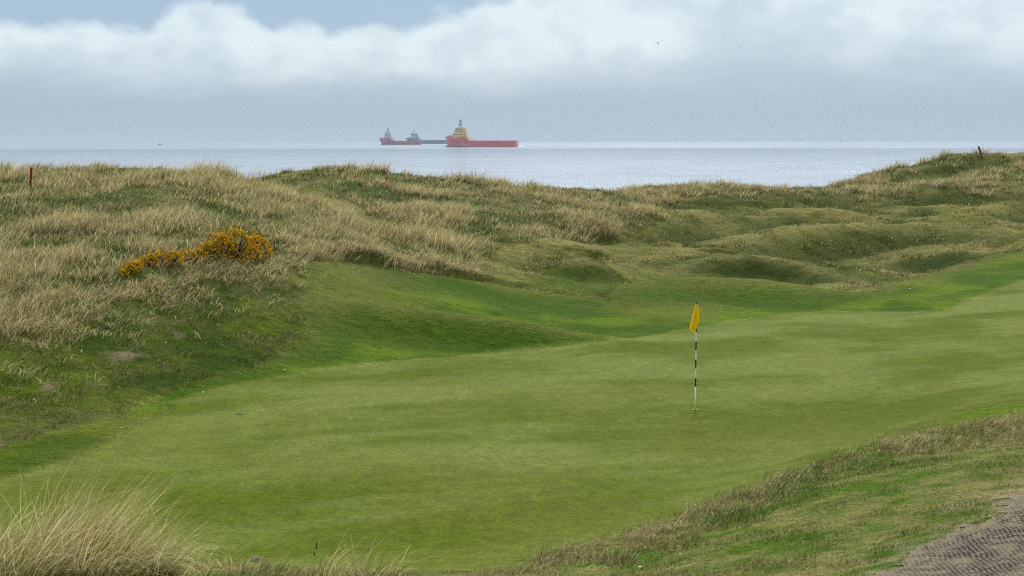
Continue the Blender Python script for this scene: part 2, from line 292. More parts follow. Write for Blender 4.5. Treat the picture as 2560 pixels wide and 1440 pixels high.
def mask(poly, jit, soft=0):
    mm = np.zeros(X.shape, np.float32); m = jit+1
    s_ = (X > poly[:, 0].min()-m) & (X < poly[:, 0].max()+m) & (Y > poly[:, 1].min()-m) & (Y < poly[:, 1].max()+m)
    acc = 0; offs = [(0, 0)] if not soft else [(math.cos(k*1.0472+q)*soft*(.4+.6*q), math.sin(k*1.0472+q)*soft*(.4+.6*q)) for k in range(6) for q in (0, 1)]
    for ox, oy in offs: acc = acc+pip(poly, X[s_]+jx[s_]*jit+ox, Y[s_]+jy[s_]*jit+oy).astype(np.float32)
    mm[s_] = acc/len(offs); return mm
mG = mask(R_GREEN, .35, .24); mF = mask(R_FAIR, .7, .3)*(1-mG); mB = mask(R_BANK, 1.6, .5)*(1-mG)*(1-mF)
mM = mask(R_DARKM, .9, .5)*(1-mF)*(1-mG); mPa = mask(R_PATH, 1.0, .05)
mD1 = mask(R_DUNE1, 1.6, .4); mD2 = mask(R_DUNE2, 2., .5)*(1-mF); mD3 = mask(R_DUNE3, 3., .8)
mD1 = mD1*(1-mF)*(1-mG); far = sstep(Y, 118, 124)+sstep(-X-24, 0, 6)*(Y > 35)
mD = np.clip(mD1+mD2+mD3*.8+np.where((Y > 100) & (mD1+mD2+mD3 < .1) & (X < 12), 1, 0), 0, 1)
mN = (R_ < 30)*(1-mG)*(1-mF)*(1-mB)                # near rough round the path and behind the green's front edge
mR = np.clip(1-mG-mF-mB-mD-mN-mM, 0, 1)
# lumps: tussocky ground in the dunes, humps in the rough, cropped turf nearly flat
lump = fbm(X/2.6, Y/2.6, 3, 5, .55)-.5; hum = fbm(X/.9, Y/.9, 8, 3)-.5; big = fbm(X/7, Y/7, 15, 3)-.5
rb = np.abs(fbm(X/3.4, Y/3.4, 77, 4, .5)-.5)*2
Z += mD*(.5*lump+.32*hum)+mR*(.30*lump+.18*hum-.16*rb+1.25*big*sstep(R_, 56, 78))+np.clip(mD2+mD3, 0, 1)*.8*big*sstep(R_, 70, 85)+mB*(.09*lump+.12*hum)+mN*(.05*lump+.04*hum)*(1-mPa)+mM*.08*hum
hf = fbm(X/.45, Y/.45, 18, 2)-.5; Z += mF*(.06*big+.05*lump+.035*hf)+mB*.05*hf+mN*.03*hf*(1-mPa)+mG*.03*big
Z += np.where(R_ < 60, 1, 0)*mPa*.012
Z3 = Z+CAMZ
def HZ(x, y): return bil(Z3, TH, RR, np.arctan2(x, y), np.hypot(x, y))
def G(Mx, x, y): return bil(Mx, TH, RR, np.arctan2(x, y), np.hypot(x, y))
# ------------------------------------------------------------------ ground colour of each kind of turf, slope shade and crest light painted in
def mixc(a, b, f): return a+(b-a)*f[..., None]
def C(*c_): return np.array(c_, np.float32)
n_a = fbm(X/1.6, Y/1.6, 31, 4); n_b = fbm(X/5, Y/5, 35, 4); n_c = fbm(X/.35, Y/.35, 41, 3); n_d = fbm(X/9, Y/4.2, 44, 3)
n_s = fbm((X+.35*Y)/8., (Y-.35*X)/1.9, 61, 4, .55)   # long drifts of fine bent across the green
gr = mixc(C(.066,.094,.004), C(.112,.140,.026), sstep(n_s*.72+n_a*.28, .36, .62)); gr = mixc(gr, C(.095,.112,.014), .5*sstep(n_b, .52, .75))
fa = mixc(C(.042,.088,.001), C(.086,.142,.004), sstep(n_a, .32, .66)); fa = mixc(fa, C(.115,.125,.018), .6*sstep(n_b, .52, .70)); 
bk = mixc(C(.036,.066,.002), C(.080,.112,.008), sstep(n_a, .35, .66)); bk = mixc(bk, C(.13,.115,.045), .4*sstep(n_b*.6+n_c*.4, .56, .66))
du = mixc(C(.034,.058,.006), C(.085,.085,.022), sstep(n_a, .35, .62))
ro = mixc(C(.100,.112,.014), C(.225,.205,.062), sstep(n_a*.35+n_c*.4+n_b*.25, .36, .62)); ro = mixc(ro, C(.07,.10,.015), .5*sstep(n_b, .5, .68))
ne = mixc(C(.060,.120,.006), C(.18,.175,.052), sstep(n_b*.3+n_c*.4+n_a*.3, .38, .64)); dk = mixc(C(.034,.068,.003), C(.078,.11,.008), sstep(n_a*.5+n_c*.5, .35, .65))
GC = ro.copy()
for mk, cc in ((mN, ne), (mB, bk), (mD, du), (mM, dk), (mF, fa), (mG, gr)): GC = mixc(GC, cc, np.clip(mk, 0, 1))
mossy_shade = np.zeros(X.shape, np.float32)  # dark green on hump faces and in hollows, partly painted relief shade
for (u, v, rx, ry, s_) in ((1880,680,5.2,1.7,1.),(2060,698,3.2,1.4,1.),(1740,688,2.4,1.2,.6),(2300,655,4.6,1.3,.9),(2420,652,2.6,1.,.6),(1760,600,3.5,1.6,.6),(1700,598,2.,1.5,.6),(2290,530,5.,1.8,.7),(1900,565,4.5,1.2,.5),(2130,515,4,1.5,.5),(1700,500,4,2,.4),(2470,470,5,1.6,.7),(1640,480,3.5,2,.8),(1980,470,6,2,.5),(2350,440,3,3,.6),(2160,590,3,1.2,.35),(2480,600,3,1.2,.5)):
    p = hit(u, v)[0]; mossy_shade = np.maximum(mossy_shade, s_*np.exp(-(((X-p[0]+jx*2)/rx)**2+((Y-p[1]+jy*2)/ry)**2)**2))
mossy_shade *= sstep(n_a, .18, .4); mossy_shade = np.maximum(mossy_shade, .75*sstep(-big+.4*(n_c-.5), .02, .14)*sstep(R_, 58, 75)); GC = mixc(GC, C(.030,.055,.005)[None, None]+(GC-C(.030,.055,.005))*.15, np.clip(mossy_shade*mR, 0, 1))
dm = np.clip(mF+mR+mM, 0, 1)*(R_ < 112); nl = sstep(n_a*.6+n_c*.4, .25, .55)
for (u, v, rx, ry) in ((1080,712,2.6,1.0),(1180,728,2.6,.9),(980,700,1.6,.9),(1330,850,1.6,1.1),(880,800,1.0,1.1),(1450,760,2.,.9),(1300,760,2.4,.8),(1950,745,4.5,1.2),(1700,745,2.5,1.2),(190,1112,2.2,.9),(60,1160,1.6,.8),(700,880,1.8,1.)):
    p = hit(u, v)[0]; LUSH_SHADE = np.maximum(LUSH_SHADE, .85*np.exp(-(((X-p[0])/rx)**2+((Y-p[1])/ry)**2)**1.5))
lf = LUSH_SHADE*(.45+.55*nl); GC = mixc(GC, C(.028,.068,.001), np.clip(.82*lf*mF, 0, 1)); GC = mixc(GC, C(.026,.044,.003), np.clip(.85*lf*np.clip(mR+mM, 0, 1), 0, 1))  # greener front slopes, darkened with shade painted into the turf
GC = mixc(GC, C(.118,.128,.026), np.clip(.62*DRY_LIT*mF*(.5+.5*nl), 0, 1)); GC = mixc(GC, C(.25,.225,.075), np.clip(.6*DRY_LIT*mR*(.4+.6*nl), 0, 1))  # dry crests paled further to look lit
p = hit(870, 665)[0]; GC = mixc(GC, C(.13,.125,.035), np.clip(.7*np.exp(-(((X-p[0])/2.2)**2+((Y-p[1])/1.6)**2))*mF*(.4+.6*nl), 0, 1))
p = hit(800, 780)[0]; GC = mixc(GC, C(.12,.125,.03), np.clip(.6*np.exp(-(((X-p[0])/.7)**2+((Y-p[1])/3.)**2))*mF*(.4+.6*nl), 0, 1))
mossy_shade = np.maximum(mossy_shade, .9*LUSH_SHADE)
# worn, sandy margin of the path
soil = mask(R_PATH, 1.1, .7); GC = mixc(GC, C(.30,.235,.165), np.clip(soil*1.4*sstep(n_c*.6+n_b*.4, .3, .6), 0, 1)*mN)
for u, v, r in ((318,890,.34),(120,968,.18),(250,960,.16),(415,912,.12),(440,835,.16)):
    p = hit(u, v)[0]; GC = mixc(GC, C(.24,.18,.12), np.exp(-(((X-p[0])/r)**2+((Y-p[1])/(r*1.3))**2))*sstep(n_c, .38, .6)*.8)
beach = sstep(R_, 118, 140)*sstep(Y, 50, 90); GC = mixc(GC, C(.3,.26,.19), beach)
nr, na = X.shape; V = np.c_[X.ravel(), Y.ravel(), Z3.ravel()]
i, j = np.meshgrid(np.arange(nr-1), np.arange(na-1), indexing='ij'); q = (i*na+j).ravel()
Fq = np.c_[q, q+1, q+na+1, q+na]; Fq = Fq[:, ::-1]
GCr = GC.reshape(-1, 3)
# close the small hole below the camera
V = np.r_[V, [[0, 0, CAMZ-1.66]]]; GCr = np.r_[GCr, [[.08, .1, .02]]]
cf = np.c_[np.arange(na-1), np.full(na-1, len(V)-1), np.full(na-1, len(V)-1), np.arange(1, na)]
me = mesh_np('ground', V, Fq, GCr, True)
ta = me.attributes.new('tussock', 'FLOAT', 'POINT'); ta.data.foreach_set('value', np.r_[np.clip(.12+.55*mF+mB+mR+mM+.7*mN, 0, 1).ravel(), [.5]].astype(np.float32))
def turf_mat():
    m = bpy.data.materials.new('turf'); m.use_nodes = True; t = NT(m.node_tree); b = t.n['Principled BSDF']
    at = t.add('ShaderNodeAttribute', attribute_name='tint'); tc = t.add('ShaderNodeTexCoord')
    f1 = t.noise(tc.outputs['Object'], 14, 4, .65); f2 = t.noise(tc.outputs['Object'], 70, 3, .6); f3 = t.noise(tc.outputs['Object'], 3.2, 4, .6)
    k = t.m('MULTIPLY', t.m('MULTIPLY', t.ss(f1, .25, .75, .72, 1.28), t.ss(f2, .25, .75, .74, 1.26)), t.ss(f3, .25, .75, .86, 1.14))
    mul = t.add('ShaderNodeVectorMath', operation='SCALE', i_0=at.outputs['Color'], i_Scale=k)
    t.set(b.inputs['Base Color'], mul.outputs[0]); b.inputs['Roughness'].default_value = .85; b.inputs['Specular IOR Level'].default_value = .02
    ta = t.add('ShaderNodeAttribute', attribute_name='tussock').outputs['Fac']; bp = t.add('ShaderNodeBump', i_Strength=1., i_Distance=1.); t.set(bp.inputs['Height'], t.m('MULTIPLY', ta, t.m('ADD', t.m('MULTIPLY', f3, .22), t.m('ADD', t.m('MULTIPLY', f1, .085), t.m('MULTIPLY', f2, .02)))))
    t.set(b.inputs['Normal'], bp.outputs[0]); return m
M_TURF = turf_mat()
ground = tag(new_obj('ground', me, M_TURF), 'rolling links ground with mown green and rough hollows', 'ground', kind='structure')
# ------------------------------------------------------------------ grass blades
def blade_mat(name, trans=.42, rough=.7):
    m = bpy.data.materials.new(name); m.use_nodes = True; t = NT(m.node_tree); t.n.clear()
    at = t.add('ShaderNodeAttribute', attribute_name='tint')
    d = t.add('ShaderNodeBsdfPrincipled', i_Base_Color=at.outputs['Color'], i_Roughness=rough); d.inputs['Specular IOR Level'].default_value = .06
    tr = t.add('ShaderNodeBsdfTranslucent', i_Color=at.outputs['Color'])
    mx = t.add('ShaderNodeMixShader', i_0=trans, i_1=d.outputs[0], i_2=tr.outputs[0]); t.add('ShaderNodeOutputMaterial', i_0=mx.outputs[0]); return m
M_BLADE = blade_mat('grass_blade')
def blades(root, L, wd, lean, ph0, ph1, c0, c1, seg=2, power=1.3, kink=None):
    n = len(root); lean = lean/np.maximum(np.linalg.norm(lean, axis=1, keepdims=True), 1e-6)
    sa = rng.uniform(0, 2*math.pi, n); side = np.c_[np.cos(sa), np.sin(sa), np.zeros(n)]
    prp = np.c_[-lean[:, 1], lean[:, 0], np.zeros(n)]; side = side*.55+prp*np.sign(rng.uniform(-1, 1, n))[:, None]*.6
    side /= np.maximum(np.linalg.norm(side, axis=1, keepdims=True), 1e-6)
    p = root.copy(); vs = []; cs = []; nv = 2*seg+1
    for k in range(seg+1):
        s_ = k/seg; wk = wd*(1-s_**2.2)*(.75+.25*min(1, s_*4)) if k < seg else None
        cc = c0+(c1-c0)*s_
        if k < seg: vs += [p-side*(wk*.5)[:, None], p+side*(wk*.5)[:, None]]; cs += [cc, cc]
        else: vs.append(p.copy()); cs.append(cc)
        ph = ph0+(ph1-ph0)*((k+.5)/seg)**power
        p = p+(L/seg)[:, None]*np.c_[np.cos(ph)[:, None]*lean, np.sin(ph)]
    V = np.stack(vs, 1).reshape(-1, 3); Cc = np.stack(cs, 1).reshape(-1, 3); f = []
    for k in range(seg-1): a = 2*k; f += [(a, a+1, a+3), (a, a+3, a+2)]
    f.append((2*seg-2, 2*seg-1, 2*seg)); f = np.array(f)
    Fc = (np.arange(n)[:, None, None]*nv+f[None]).reshape(-1, 3); return V, Fc, Cc
class Acc:
    def __init__(s): s.v = []; s.f = []; s.c = []; s.n = 0
    def add(s, vfc): v, f, c_ = vfc; s.v.append(v.astype(np.float32)); s.f.append(f+s.n); s.c.append(c_.astype(np.float32)); s.n += len(v)
    def obj(s, name, mat, parent=None): return new_obj(name, mesh_np(name, np.concatenate(s.v), np.concatenate(s.f), np.concatenate(s.c)), mat, parent)
WIND = np.array([.93, .25])
def windlean(n, spread=.7, az0=None):
    a = rng.normal(0, spread, n)+math.atan2(WIND[1], WIND[0]); return np.c_[np.cos(a), np.sin(a)]
def scatter(n, y0, y1, a0=-.42, a1=.42):          # denser near, thinner far
    a = rng.uniform(a0, a1, n); l = rng.uniform(math.log(y0), math.log(y1), n); r = np.exp(l); return np.sin(a)*r, np.cos(a)*r
STRAW = np.array([1.46, 1.44, 1.36], np.float32)*np.array([(.40,.335,.18),(.50,.42,.24),(.28,.23,.11),(.36,.33,.15),(.25,.245,.09),(.58,.50,.31),(.20,.14,.07)], np.float32)
OLIVE = np.array([(.085,.105,.012),(.14,.14,.028),(.06,.085,.008),(.19,.175,.05)], np.float32)
DKGRN = np.array([(.030,.055,.004),(.052,.082,.006),(.038,.062,.010),(.080,.108,.012)], np.float32)
LTGRN = np.array([(.06,.14,.006),(.10,.19,.012),(.15,.21,.03),(.04,.10,.005)], np.float32)
def pick(pal, n): return pal[rng.integers(0, len(pal), n)]*rng.uniform(.8, 1.2, (n, 1)).astype(np.float32)
def keep(mk, x, y, extra=1.): return rng.random(len(x)) < G(mk, x, y)*extra
# --- marram on the dunes: tussocks plus loose blades
patch = fbm(X/4.2, Y/4.2, 91, 4); patch2 = fbm(X/1.8, Y/1.8, 95, 3)
def green_bias(x, y):
    g = sstep(G(patch, x, y), .44, .56)*.66+sstep(G(patch2, x, y), .48, .60)*.42
    for (u, v, rx, ry, s_) in GREENSPOTS: g = np.maximum(g, s_*np.exp(-(((x-u)/rx)**2+((y-v)/ry)**2)**2))
    return np.clip(g, 0, 1)
GREENSPOTS = []
for (u, v, rx, ry, s_) in ((740,470,3.6,5,1.),(860,480,3.,4,.9),(960,450,2.5,3,.8),(1080,590,2.4,1.6,1),(1180,590,2.4,1.6,1),(1240,605,1.5,1.5,.8),(440,425,2.2,2,.8),(180,490,1.6,2.5,.8),(420,600,2.,1.5,.7),(1130,450,3,3,.6),(1640,475,2.5,3,.8),(2260,440,3,3,.5)):
    p = hit(u, v)[0]; GREENSPOTS.append((p[0], p[1], rx, ry, s_))
acc = Acc()
GZ = []
for (u, v, rx, ry) in ((600,648,1.05,1.5),(640,645,.6,1.3),(520,650,.5,1.2),(400,662,.55,1.),(365,668,.35,.9),(440,660,.3,.8),(475,654,.35,.8),(325,682,.42,.7)):
    p = hit(u, v)[0]; GZ.append((p[0], p[1]-.45, rx, ry))
def clear(x, y):                          # the gorse keeps the long grass off
    k = np.ones(len(x), bool)
    for (a, b, rx, ry) in GZ: k &= ((x-a)/rx)**2+((y-b)/ry)**2 > rng.uniform(.6, 1.1, len(x))
    return k
def marram(x, y, Lm, cx=None, cy=None, hscale=None):
    k = clear(x, y); x = x[k]; y = y[k]
    if cx is not None: cx = cx[k]; cy = cy[k]; hscale = hscale[k]
    if not np.isscalar(Lm): Lm = Lm[k]
    n = len(x); g = green_bias(x, y); isg = rng.random(n) < g*.82
    L = Lm*rng.uniform(.4, 1.3, n)*np.where(isg, .55, 1.); L *= (1-.5*g)*(.6+.7*fbm(x/3., y/3., 71, 2))
    if hscale is not None: L = L*hscale
    lean = windlean(n, .6); sw = 3.2*(fbm(x/2.3, y/2.3, 73, 3)-.5); lean = np.c_[lean[:, 0]*np.cos(sw)-lean[:, 1]*np.sin(sw), lean[:, 0]*np.sin(sw)+lean[:, 1]*np.cos(sw)]
    if cx is not None:
        out = np.c_[x-cx, y-cy]; lean = lean*.55+out/np.maximum(np.linalg.norm(out, axis=1, keepdims=True), 1e-3)*.6
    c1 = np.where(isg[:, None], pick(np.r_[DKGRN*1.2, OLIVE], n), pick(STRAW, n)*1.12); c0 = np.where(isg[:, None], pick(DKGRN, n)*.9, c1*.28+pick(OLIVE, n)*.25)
    dist = np.hypot(x, y); wd = .006+.00030*dist*rng.uniform(.45, 1.5, n)
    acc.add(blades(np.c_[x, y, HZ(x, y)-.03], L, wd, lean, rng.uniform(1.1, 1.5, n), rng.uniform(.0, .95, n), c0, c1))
N = 270000
x, y = scatter(N, 28, 122); k = keep(mD, x, y); x, y = x[k], y[k]; dist = np.hypot(x, y)
marram(x, y, .27+.05*sstep(dist, 50, 90))
x, y = scatter(14000, 28, 122); k = keep(mD, x, y) & (rng.random(len(x)) < 1-.8*green_bias(x, y)); cx, cy = x[k], y[k]
m_ = 58; hs = np.repeat(rng.uniform(.75, 1.35, len(cx)), m_); cxx = np.repeat(cx, m_); cyy = np.repeat(cy, m_); rad = np.repeat(rng.uniform(.12, .3, len(cx)), m_)
x = cxx+rng.normal(0, 1, len(cxx))*rad; y = cyy+rng.normal(0, 1, len(cxx))*rad
marram(x, y, .52, cxx, cyy, hs)
# taller tufts standing against the sea along the crests, and big separate tussocks on the seaward dunes
def bigclumps(cx, cy, m_, r0_, r1_, L):
    hs = np.repeat(rng.uniform(.7, 1.4, len(cx)), m_); cxx = np.repeat(cx, m_); cyy = np.repeat(cy, m_); rad = np.repeat(rng.uniform(r0_, r1_, len(cx)), m_)
    x = cxx+rng.normal(0, 1, len(cxx))*rad; y = cyy+rng.normal(0, 1, len(cxx))*rad; marram(x, y, L, cxx, cyy, hs)
q = polyline([(-100,432),(0,428),(150,412),(300,408),(450,424),(560,446)], 60); p = hit(q[:, 0], q[:, 1]+5); ii = rng.integers(0, len(p), 130)
bigclumps(p[ii, 0]+rng.normal(0, .5, 130), p[ii, 1]+rng.normal(.2, 1., 130), 60, .07, .20, .80)
q = polyline([(660,444),(740,433),(850,420),(980,436),(1100,446),(1250,461),(1350,474),(1480,484),(1600,470),(1700,468),(1830,454),(1950,456),(2090,462),(2180,448),(2230,421),(2300,401),(2400,394),(2560,392)], 40); p = hit(q[:, 0], q[:, 1]+4); ii = rng.integers(0, len(p), 270)
bigclumps(p[ii, 0]+rng.normal(0, .6, 270), p[ii, 1]+rng.normal(0, 1.2, 270), 60, .12, .35, .80)
x, y = scatter(2600, 62, 122); k = rng.random(len(x)) < G(np.clip(mD2+mD3, 0, 1), x, y)*(1-.6*green_bias(x, y)); bigclumps(x[k], y[k], 90, .22, .5, .62)
tag(acc.obj('dune_grass', M_BLADE), 'straw coloured marram grass blown to the right over the dunes', 'dune grass', kind='stuff')
# --- rough on the right-hand humps
acc = Acc(); x, y = scatter(330000, 36, 122, -.1, .42); k = keep(mR, x, y); x, y = x[k], y[k]; n = len(x); dist = np.hypot(x, y)
pa = G(patch, x, y); pt = fbm(x/.9, y/.9, 5, 3); ms_ = G(mossy_shade, x, y); st = rng.random(n) < np.clip(.42+1.4*(G(n_a, x, y)-.42), .08, .8)*(1-.85*ms_)  # fewer straws and darker blades where slope shade is painted
tall = sstep(pt, .5, .75); c1 = np.where(st[:, None], pick(STRAW, n)*.80, np.where((rng.random(n) < ms_*1.4)[:, None], pick(DKGRN, n), pick(OLIVE, n))); 
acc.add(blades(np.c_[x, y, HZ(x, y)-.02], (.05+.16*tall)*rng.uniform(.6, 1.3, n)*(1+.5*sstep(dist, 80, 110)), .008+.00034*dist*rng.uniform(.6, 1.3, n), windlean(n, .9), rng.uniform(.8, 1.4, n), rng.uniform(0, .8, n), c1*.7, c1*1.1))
tag(acc.obj('rough_grass', M_BLADE), 'short tawny rough grass over the humps right of the dunes', 'rough grass', kind='stuff')
# --- dark bank on the left, with straw wisps
acc = Acc(); x, y = scatter(230000, 19, 46, -.42, .1); k = keep(np.clip(mB+mM, 0, 1), x, y); x, y = x[k], y[k]; n = len(x); dist = np.hypot(x, y)
pt = fbm(x/.6, y/.6, 6, 3); up_ = sstep(G(n_b, x, y), .45, .6)
st = rng.random(n) < .11+.28*up_*sstep(pt, .5, .6); c1 = np.where(st[:, None], pick(STRAW, n)*.6, pick(np.r_[DKGRN, DKGRN*1.4, OLIVE[:2], LTGRN*.8, LTGRN*.7], n))
acc.add(blades(np.c_[x, y, HZ(x, y)-.02], (.05+.10*sstep(pt, .42, .66))*rng.uniform(.6, 1.3, n), .005+.0002*dist, windlean(n, .9), rng.uniform(.7, 1.4, n), rng.uniform(-.1, .7, n), c1*.8, c1))
# matted straw lying over the top of the bank and along the scarp
def wisps(cx, cy, m_, rad, L0, up0=.3, zup=0.):
    cxx = np.repeat(cx, m_); cyy = np.repeat(cy, m_); n = len(cxx); x = cxx+rng.normal(0, rad, n); y = cyy+rng.normal(0, rad, n)
    kk = (G(mF, x, y) < .35) | (G(mN, x, y) > .5) | (rng.random(n) < .06); kk &= G(mG, x, y) < .6
    c1 = pick(STRAW, n)*.95; d_ = np.repeat(rng.normal(-.4, 1.1, len(cx)), m_)+rng.normal(0, .5, n); lean = np.c_[np.cos(d_), np.sin(d_)]
    x = x[kk]; y = y[kk]; lean = lean[kk]; c1 = c1[kk]; n = len(x)
    if n: acc.add(blades(np.c_[x, y, HZ(x, y)+zup], L0*rng.uniform(.5, 1.3, n), .005+.00022*np.hypot(x, y), lean, rng.uniform(.2, 1.1, n)+up0, rng.uniform(-.8, .1, n), c1*.75, c1, 3))
q = polyline([(0,870),(130,815),(260,762),(400,735),(520,705),(640,690),(740,650)], 40); p = hit(q[:, 0], q[:, 1]); ii = rng.integers(0, len(p), 300)
wisps(p[ii, 0]+rng.normal(0, .7, 300), p[ii, 1]+np.abs(rng.normal(0, .9, 300))-.15, 16, .14, .42)
q = polyline([(0,930),(60,900),(230,850),(330,800),(520,770),(640,720)], 40); p = hit(q[:, 0], q[:, 1]); ii = rng.integers(0, len(p), 90)
wisps(p[ii, 0]+rng.normal(0, .8, 90), p[ii, 1]+rng.normal(0, .8, 90), 8, .1, .34)
ii = rng.integers(0, int(len(lxy)*.62), 320); nrm = np.c_[-tanv[:, 1], tanv[:, 0]]; nrm /= np.linalg.norm(nrm, axis=1, keepdims=True)
off = np.abs(rng.normal(0, .5, 320)); wisps(lxy[ii, 0]+nrm[ii, 0]*off, lxy[ii, 1]+nrm[ii, 1]*off, 16, .13, .34)
tag(acc.obj('bank_grass', M_BLADE), 'dark green grass with matted straw on the bank left of the green', 'bank grass', kind='stuff')
# --- short sward of the mown slope: short upright blades that break up the surface
acc = Acc(); x, y = scatter(150000, 20, 66); k = keep(mF, x, y); x, y = x[k], y[k]; n = len(x); dist = np.hypot(x, y)
tn = G(GC[..., 0], x, y), G(GC[..., 1], x, y), G(GC[..., 2], x, y); c1 = np.stack(tn, 1)*rng.uniform(.7, 1.35, (n, 1))
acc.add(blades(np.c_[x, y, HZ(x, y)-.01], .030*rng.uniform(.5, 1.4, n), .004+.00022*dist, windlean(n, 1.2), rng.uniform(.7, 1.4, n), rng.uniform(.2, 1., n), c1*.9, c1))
tag(acc.obj('mown_grass', M_BLADE), 'bright green mown grass on the slopes behind the green', 'mown grass', kind='stuff')
# --- near rough round the path and along the low berm
acc = Acc(); x, y = scatter(330000, 9.2, 30, -.42, .42); k = keep(mN*(1-.96*mPa), x, y) & ~((soil_ := G(soil, x, y)) > rng.uniform(.25, 1.3, len(x))); x, y = x[k], y[k]; n = len(x); dist = np.hypot(x, y)
q = polyline([(1340,1398),(1450,1372),(1600,1332),(1720,1296),(1820,1245),(1920,1190),(2050,1140),(2200,1115),(2350,1092),(2500,1058),(2640,1040)], 6); bx = hit(q[:, 0], q[:, 1]+6)
bd = np.full(n, 99.)
for a_ in bx: bd = np.minimum(bd, np.hypot(x-a_[0], y-a_[1]))
bm = np.exp(-(bd/1.05)**2)*(.55+.75*fbm(x/1.2, y/1.2, 88, 2)); nb = G(n_b, x, y)*.5+G(n_a, x, y)*.5; pt = fbm(x/.45, y/.45, 12, 3)
st = rng.random(n) < np.clip(.27+1.9*(nb-.45)+.24*bm, .08, .8)
c1 = np.where(st[:, None], pick(STRAW, n)*(.72+.25*bm)[:, None], np.where((rng.random(n) < .5+.3*bm)[:, None], pick(OLIVE, n), pick(LTGRN, n)))
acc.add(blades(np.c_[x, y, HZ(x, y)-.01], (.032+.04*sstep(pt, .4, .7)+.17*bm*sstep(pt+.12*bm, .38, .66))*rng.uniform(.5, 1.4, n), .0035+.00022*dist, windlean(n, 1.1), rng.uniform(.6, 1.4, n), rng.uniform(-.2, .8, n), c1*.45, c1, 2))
ii = rng.integers(0, len(bx), 240); wisps(bx[ii, 0]+rng.normal(0, .35, 240), bx[ii, 1]+rng.normal(0, .35, 240), 10, .07, .17, .5)
def fall(cx, cy, n, L0): wisps(np.array([cx]), np.array([cy]), n, .1, L0, .0)
for u, v in ((2180,1365),(2230,1372),(2075,1245),(2080,1250),(1380,1392),(2340,1350)): p = hit(u, v)[0]; fall(p[0], p[1], 3, .3)
p = hit(rng.uniform(380, 1010, 80), rng.uniform(1398, 1440, 80)); wisps(p[:, 0], p[:, 1], 10, .08, .17, .6)
tag(acc.obj('verge_grass', M_BLADE), 'worn mixed green and straw grass between the green and the path', 'verge grass', kind='stuff')
#OBJECTS_HERE
# ------------------------------------------------------------------ path of rubber cells, filled with sand
pm = (bil(mPa, TH, RR, np.arctan2(X, Y), np.hypot(X, Y)) > .5)
fm = (pm[:-1, :-1] & pm[1:, :-1] & pm[:-1, 1:] & pm[1:, 1:]).ravel(); fq = Fq[fm]; us = np.unique(fq); remap = np.zeros(len(V), int); remap[us] = np.arange(len(us))
pv = V[us].copy(); pv[:, 2] += .008
def path_mat():
    m = bpy.data.materials.new('cell_matting'); m.use_nodes = True; t = NT(m.node_tree); b = t.n['Principled BSDF']
    tc = t.add('ShaderNodeTexCoord'); mp = t.add('ShaderNodeMapping', i_Vector=tc.outputs['Object']); mp.inputs['Rotation'].default_value = (0, 0, math.radians(-14))
    wob = t.noise(tc.outputs['Object'], 1.5, 2); wob2 = t.noise(tc.outputs['Object'], 16, 2); vv = t.add('ShaderNodeVectorMath', operation='ADD', i_0=mp.outputs[0]); t.set(vv.inputs[1], t.comb(t.m('ADD', t.m('MULTIPLY', wob, .3), t.m('MULTIPLY', wob2, .05)), t.m('ADD', t.m('MULTIPLY', wob, .4), t.m('MULTIPLY', wob2, .05))))
    br = t.add('ShaderNodeTexBrick', offset=.5, i_Scale=1., i_Mortar_Size=.013, i_Mortar_Smooth=.25, i_Brick_Width=.052, i_Row_Height=.06)
    t.set(br.inputs['Vector'], vv.outputs[0]); br.inputs['Color1'].default_value = (1, 1, 1, 1); br.inputs['Color2'].default_value = (.75, .75, .75, 1); br.inputs['Mortar'].default_value = (0, 0, 0, 1)
    n1 = t.noise(tc.outputs['Object'], 1.6, 5, .6); n2 = t.noise(tc.outputs['Object'], 30, 4, .65); n3 = t.noise(tc.outputs['Object'], 5, 4, .6)
    sand = t.mix(t.ss(n2, .3, .7), (.12, .105, .09, 1), (.26, .235, .20, 1)); sand = t.mix(t.ss(n3, .4, .65, 0, .6), sand, (.20, .17, .15, 1))
    cells = t.mix(br.outputs['Color'], (.040, .030, .022, 1), sand)
    wear = t.add('ShaderNodeAttribute', attribute_name='wear').outputs['Fac']; cover = t.m('MAXIMUM', t.m('MULTIPLY', t.ss(n1, .46, .62), t.ss(n3, .35, .6)), t.ss(t.m('ADD', wear, t.m('MULTIPLY', t.m('SUBTRACT', n3, .5), 1.6)), 1.05, .55)); t.set(b.inputs['Base Color'], t.mix(t.m('MULTIPLY', cover, .9), cells, t.mix(t.ss(n2, .3, .7), (.14, .118, .075, 1), (.25, .215, .15, 1))))
    b.inputs['Roughness'].default_value = .9; b.inputs['Specular IOR Level'].default_value = .0
    bp = t.add('ShaderNodeBump', i_Strength=.9, i_Distance=.012); hgt = t.m('SUBTRACT', t.m('MULTIPLY', n2, .5), t.m('MULTIPLY', t.add('ShaderNodeSeparateColor', i_0=br.outputs['Color']).outputs[0], .9)); t.set(bp.inputs['Height'], hgt); t.set(b.inputs['Normal'], bp.outputs[0]); return m
pedge = mask(R_PATH, 1.0, .5).ravel(); pedge = np.r_[pedge, [0]][us]; pme = mesh_np('path', pv, remap[fq], None, True); pa_ = pme.attributes.new('wear', 'FLOAT', 'POINT'); pa_.data.foreach_set('value', pedge.astype(np.float32))
tag(new_obj('path', pme, path_mat()), 'worn sandy path of dark rubber cells', 'path', kind='structure')
